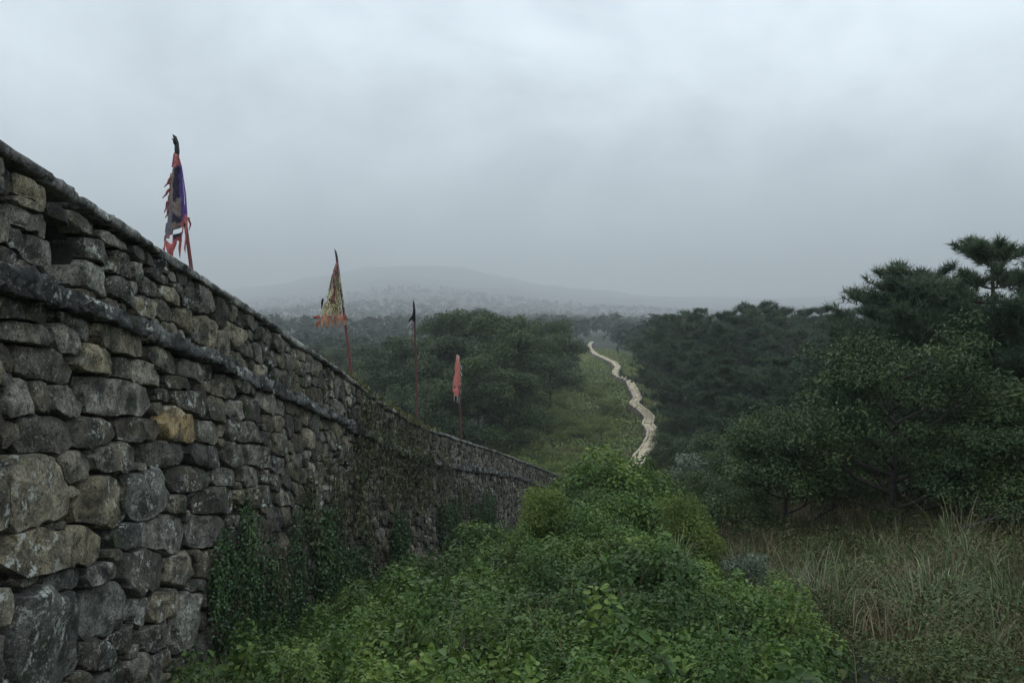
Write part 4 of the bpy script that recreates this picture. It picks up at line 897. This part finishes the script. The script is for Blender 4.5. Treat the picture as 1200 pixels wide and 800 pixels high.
def build_meadow():
    acc = Acc(); n = 38000; y = 4.0 + 19 * rng.random(n) ** 1.2; x = rng.uniform(1.8, 15, n)
    k = (~creeper_mask(x - .5, y)) & (x < y * .75 + 1.5); x, y = x[k], y[k]; n = len(x)
    P = np.stack([x, y, gz(x, y) - .02], -1); patch = vnoise(x / 1.1, y / 1.1, 6)
    acc.add(*blades(P, rng.normal(size=(n, 3)), rng.uniform(.22, .75, n) * (.6 + .7 * patch), rng.uniform(.1, 1.3, n), rng.uniform(.002, .005, n), np.clip(rng.random(n) * .75 + .5 * patch - .15, 0, 1), 3))
    # seed heads
    j = rng.random(n) < .10; Q = P[j] + np.array([0, 0, 1]) * (rng.uniform(.45, .8, j.sum()) * (.6 + .7 * patch[j]))[:, None]; m = len(Q)
    q = np.repeat(Q, 7, 0) + rng.normal(0, .02, (m * 7, 3)) * np.array([1, 1, 2.4]); Nn = rand_dirs(m * 7); acc.add(*leaf_quads(q, rand_dirs(m * 7) + np.array([0, 0, .8]), Nn, .026, .009, .75 + .25 * rng.random(m * 7)))
    o = link('dry_meadow_grass', acc.mesh('dry_meadow_grass', M['dry'])); tag(o, 'brown dry grass with seed heads covering the meadow', 'grass', None, 'stuff')
    acc = Acc(); n = 80000; y = 4.0 + 14 * rng.random(n) ** 1.25; x = rng.uniform(1.8, 13, n); k = (~creeper_mask(x - .2, y)) & (vnoise(x / 1.3 + 4, y / 1.3, 2) > .36) & (x < y * .75 + 1); x, y = x[k], y[k]; n = len(x)
    h = .10 + .55 * vnoise(x / .7, y / .7, 12); P = np.stack([x, y, gz(x, y) + h * rng.random(n) ** .6], -1); Nn = unit(np.array([0, 0, .8]) + rng.normal(0, .5, (n, 3))); L_ = rng.uniform(.03, .07, n)
    acc.add(*leaf_quads(P, np.cross(Nn, rand_dirs(n)), Nn, L_, L_ * .55, rng.random(n)))
    for q in range(150):
        ly = 4.5 + 11 * rng.random() ** 1.2; lx = float(creeper_edge(0, ly)) + .2 + rng.random() * (ly * .62 - 1.2); r = rng.uniform(.12, .34); l0 = rng.choice([.03, .04, .055])
        if lx < ly * .72: blob_leaves(acc, [(lx, ly, float(gz(lx, ly)) + r * rng.uniform(.3, 1.3), r, r, r * rng.uniform(.7, 1.2))], 420 * (.04 / l0) ** 2, l0, l0 * .55, .4, .4)
    o = link('meadow_weeds', acc.mesh('meadow_weeds', M['weeds'])); tag(o, 'low green weeds growing through the meadow', 'weeds', None, 'stuff')
    acc = Acc(); n = 16000; y = 3.2 + 8 * rng.random(n) ** 1.3; x = np.interp(y, _yy, _xx) + .1 + 3.4 * rng.random(n) ** 1.3; k = vnoise(x / .8, y / .8, 21) > .40; x, y = x[k], y[k]; n = len(x)
    P = np.stack([x, y, gz(x, y) - .02], -1); acc.add(*blades(P, rng.normal(size=(n, 3)), rng.uniform(.16, .5, n), rng.uniform(.2, .85, n), rng.uniform(.002, .004, n), rng.random(n), 4))
    o = link('wall_foot_grass', acc.mesh('wall_foot_grass', M['silver'])); tag(o, 'thin arching green grass at the foot of the wall', 'grass', None, 'stuff')
build_meadow()

def make_clump(n, L_, spread):
    a = rng.random(n) * 6.283; r = spread * np.sqrt(rng.random(n)); P = np.stack([np.cos(a) * r, np.sin(a) * r, np.zeros(n)], -1)
    acc = Acc(); ln = rng.normal(0, .45, 3); D = np.stack([np.cos(a), np.sin(a), 0 * a], -1) + rng.normal(0, .8, (n, 3)) + ln; acc.add(*blades(P, D, L_ * rng.uniform(.3, 1.1, n), rng.uniform(.1, 1.25, n), rng.uniform(.003, .010, n), rng.random(n), 6))
    return acc.mesh('silver_grass_clump', M['silver'])
CL = [make_clump(300, 1.05, .30), make_clump(240, 1.2, .36), make_clump(160, .95, .24), make_clump(220, 1.1, .34), make_clump(150, 1.15, .28)]
for i, (px, y, s, lb) in enumerate([(968, 10.2, 1.05, 'largest silver grass clump in the middle of the meadow'), (940, 11.0, .9, 'silver grass clump left behind the largest meadow clump'), (1005, 10.8, .95, 'silver grass clump touching the right side of the largest meadow clump'),
        (1105, 9.6, .95, 'arching silver grass clump in the right half of the meadow'), (1140, 10.4, 1.0, 'silver grass clump second from the right picture edge'), (1185, 8.8, 1.05, 'silver grass clump at the right picture edge'), (1060, 11.5, .8, 'small silver grass clump between the two meadow groups'),
        (790, 11.0, .85, 'arching grass tuft below the right feathery bush'), (775, 10.4, .7, 'small arching grass tuft on the central mound'), (536, 6.9, .5, 'thin grass tuft among creepers near the bottom edge'), (566, 7.6, .42, 'small thin grass tuft right of the bottom grass tuft'), (900, 12.0, .75, 'pale grass tuft just right of the grey green bush'), (1165, 7.4, .8, 'brownish grass clump near the lower right corner'),
        (985, 9.2, .9, 'silver grass clump in front of the largest meadow clump'), (925, 9.8, .8, 'silver grass clump at the left front of the meadow'), (1080, 8.6, .95, 'leaning silver grass clump in the right foreground meadow'), (1120, 12.5, 1.0, 'silver grass clump below the bare bent branch'),
        (1030, 13.0, .95, 'silver grass clump at the foot of the loose crowned tree'), (870, 13.5, .8, 'silver grass clump behind the grey green bush'), (1045, 9.9, .85, 'silver grass clump between the largest clump and the leaning clump')]):
    x = PXY(px, y); o = link('silver_grass', CL[i % 5], None, (x, y, float(gz(x, y)) + (float(hump(x, y)) * .7 if px < 800 else -.02))); o.rotation_euler = (0, 0, i * 1.7); o.scale = (s * .88,) * 3
    tag(o, lb, 'grass clump', 'silver grass clumps', 'thing')

# large round leaves in the lower right corner
def build_butterbur():
    x, y = 3.45, 5.35; root = thing('round_leaf_plant', (x, y, float(gz(x, y))), 'plant with big pale round leaves in the lower right corner', 'plant')
    for q, (dx, dy, hh, r) in enumerate([(-.05, 0, .48, .12), (.14, .05, .44, .13), (.05, -.12, .34, .10), (.27, -.03, .36, .12), (.22, .18, .5, .11), (.38, .1, .42, .12)]):
        n = 16; a = np.linspace(.25, 6.03, n); rr = r * (1 + .06 * np.sin(a * 5 + q)); v = np.concatenate([[[0, 0, 0]], np.stack([np.cos(a) * rr * .5, np.sin(a) * rr * .5, np.full(n, .012)], -1), np.stack([np.cos(a) * rr, np.sin(a) * rr, -.01 + .018 * np.sin(a * 4)], -1)])
        v[:, 2] += v[:, 0] * rng.normal(0, .25) + v[:, 1] * rng.normal(-.25, .2); i = np.arange(n - 1)
        me = new_mesh('leaf', v, [np.stack([np.zeros(n - 1, int), 1 + i, 2 + i], -1), np.stack([1 + i, 1 + n + i, 2 + n + i, 2 + i], -1)], M['round'], {'rnd': np.full(len(v), .5 + .4 * rng.random())}, True)
        link('leaf', me, root, (dx, dy, hh)); sv, sf, sr = tube(np.linspace([dx * .3, dy * .3, 0], [dx, dy, hh], 5), np.linspace(.008, .005, 5), 5); link('stalk', new_mesh('stalk', sv, sf, M['round'], {'rnd': sr}), root)
M['round'] = leaf_mat('round_leaf', (0.05, 0.10, 0.05), (0.09, 0.16, 0.085), (0.16, 0.24, 0.13), .5, .35, .2, 2.0, 0)
build_butterbur()
def build_branch():
    x, y = 6.35, 11.9; g = float(gz(x, y)); acc = Acc()
    p = np.array([(0, 0, .05), (.3, .1, .34), (.62, .2, .56), (.95, .27, .63), (1.3, .35, .72), (1.6, .4, .70)]); acc.add(*tube(p, np.linspace(.022, .007, 6), 6))
    for a, d in ((1, (.2, -.05, .32)), (2, (.28, .1, -.12)), (3, (.22, -.1, .26)), (4, (.2, .02, -.16)), (2, (-.1, .1, .3))):
        acc.add(*tube(np.array([p[a], p[a] + np.array(d) * .5 + rng.normal(0, .02, 3), p[a] + np.array(d)]), np.array([.009, .006, .003]), 5))
    o = link('dead_branch', acc.mesh('dead_branch', M['bark'], True), None, (x, y, g)); tag(o, 'dark bare bent branch leaning over the meadow under the leafy tree', 'branch')
    return
build_branch()

# ------------------------------------------------------------------ ivy on the wall
def ivy(name, label, regs, n, leaf, mat, thick=.10, stem_n=26, hang=.5):
    """regs: list of (px, py_top, py_bottom, half width px, weight): hanging curtains on the face"""
    acc = Acc(); sk = Acc(); w = np.array([r[4] for r in regs], float); w /= w.sum(); anchors = None
    for r, wi in zip(regs, w):
        px, y0, y1, hw, _ = r; m = int(n * wi); st = []
        for q in range(max(3, int(stem_n * wi))):
            xa = px + rng.normal(0, .5) * hw; a = y0 + (y1 - y0) * rng.random() * .35; b = y1 - (y1 - y0) * rng.random() * .3; k = 9
            pxs = xa + np.cumsum(rng.normal(0, hw * .06, k)); pys = np.linspace(a, b, k); sv = np.array([px2sv(p, q_) for p, q_ in zip(pxs, pys)]); st.append(sv)
            W = wall_pt(sv[:, 0], sv[:, 1], np.full(k, .17) + rng.normal(0, .012, k)); sk.add(*tube(W, np.linspace(.008, .005, k), 4))
        sv = np.concatenate(st); per = max(1, m // len(sv)); base = np.repeat(sv, per, 0); c = len(base)
        Yd = float(np.interp(base[:, 0].mean(), _S, _yy)); sg = min(hw * Yd / F * 1.2, .15)
        s = base[:, 0] + rng.normal(0, sg * .7, c); v = base[:, 1] + rng.normal(0, .10, c); v = np.minimum(v, -.02); d = .13 + thick * rng.random(c)
        kv = np.interp(s, _S, _K) - np.interp(s, _S, _T); d = d + np.where(np.abs(v - kv) < .15, .14, 0) + np.where(v > -.2, .1, 0)
        P = wall_pt(s, v, d); x, y, t, nn, T, K = wall_at(s); N3 = np.concatenate([nn, np.zeros((c, 1))], 1)
        Nn = unit(N3 * .8 + np.array([0, 0, .35]) + rng.normal(0, .4, (c, 3))); A = unit(np.cross(Nn, rand_dirs(c)) + np.array([0, 0, -hang]))
        L_ = leaf * rng.uniform(.6, 1.3, c); acc.add(*leaf_quads(P, A, Nn, L_, L_ * .8, rng.random(c)))
        if anchors is None: anchors = P.mean(0)
    root = thing(name, tuple(anchors), label, 'ivy'); a = np.array(anchors)
    acc.v = [q - a for q in acc.v]; sk.v = [q - a for q in sk.v]
    link('leaves', acc.mesh(name + '_leaves', mat), root); link('vines', sk.mesh(name + '_vines', M['bark'], True), root)
ivy('ivy', 'green ivy climbing the near part of the wall', [(268, 590, 700, 10, 2.6), (245, 640, 790, 22, 4), (275, 680, 790, 22, 3), (222, 660, 730, 6, .6), (330, 600, 760, 14, 2.2), (310, 670, 780, 20, 2.4), (238, 620, 700, 10, 1.2), (290, 640, 720, 10, 1.2)], 15000, .047, M['ivy'], .09, 110)
ivy('ivy', 'green ivy spreading over the lower wall beside the bushes', [(365, 600, 740, 14, 2), (395, 640, 740, 14, 1.5), (455, 600, 700, 14, 2), (520, 580, 650, 14, 2), (560, 575, 630, 14, 1.5)], 24000, .065, M['ivy'], .16, 110)
ivy('withered_ivy', 'brownish withered ivy draped over the coping in the middle of the wall', [(425, 458, 560, 14, 1.6), (450, 474, 600, 16, 2.2), (470, 486, 610, 16, 2.2), (490, 500, 600, 12, 1.3), (410, 520, 630, 16, 1.6), (508, 520, 600, 12, 1)], 5200, .07, M['deadivy'], .14, 90, .8)
ivy('withered_ivy', 'sparse dull creeper stems hanging on the wall below its string course', [(350, 560, 640, 8, 1), (380, 540, 700, 10, 1.6), (420, 600, 690, 10, 1.2), (300, 640, 720, 10, 1), (540, 560, 610, 8, .8)], 4200, .06, M['deadivy'], .1, 60, .8)
def build_moss():
    acc = Acc(); n = 5200; s = rng.normal(float(px2sv(455, 490)[0]), 2.2, n); k = np.abs(s - s.mean()) < 5; s = s[k]; n = len(s); d = rng.uniform(-.25, .2, n)
    P = wall_pt(s, np.full(n, .03) + np.where(d > .12, -.08, 0) + rng.uniform(-.02, .05, n), d); keep = vnoise(s * 2.2, d * 3, 4) > .42; P = P[keep]; n = len(P)
    Nn = unit(np.array([0, 0, .7]) + rng.normal(0, .5, (n, 3))); acc.add(*leaf_quads(P, np.cross(Nn, rand_dirs(n)), Nn, rng.uniform(.03, .07, n), .03, rng.random(n)))
    o = link('moss', acc.mesh('moss', M['mosst'])); tag(o, 'yellowish moss growing on the coping near the withered ivy', 'moss', None, 'stuff')
build_moss()

# ------------------------------------------------------------------ haze over the valley
def build_haze():
    x0, x1, y0, y1, z0, z1 = -7000, 7000, -300, 7200, -30, 640
    v = np.array([(x, y, z) for z in (z0, z1) for y in (y0, y1) for x in (x0, x1)], float)
    f = np.array([[0, 2, 3, 1], [4, 5, 7, 6], [0, 1, 5, 4], [2, 6, 7, 3], [0, 4, 6, 2], [1, 3, 7, 5]])
    m = bpy.data.materials.new('mist'); m.use_nodes = True; nt = m.node_tree; nt.nodes.clear()
    out = nt.nodes.new('ShaderNodeOutputMaterial'); pv = nt.nodes.new('ShaderNodeVolumePrincipled')
    pv.inputs['Color'].default_value = (.735, .755, .775, 1); pv.inputs['Density'].default_value = .0006; pv.inputs['Density Attribute'].default_value = ''
    pv.inputs['Anisotropy'].default_value = 0.0
    nt.links.new(pv.outputs[0], out.inputs['Volume'])
    tag(link('haze', new_mesh('haze', v, f, m)), 'pale mist filling the whole valley', None, None, 'stuff')
build_haze()
tri = sum(len(m.loops) - 2 * len(m.polygons) for m in bpy.data.meshes)
print('TRIS', tri, 'STONES', len(ST), 'OBJS', len(bpy.data.objects))
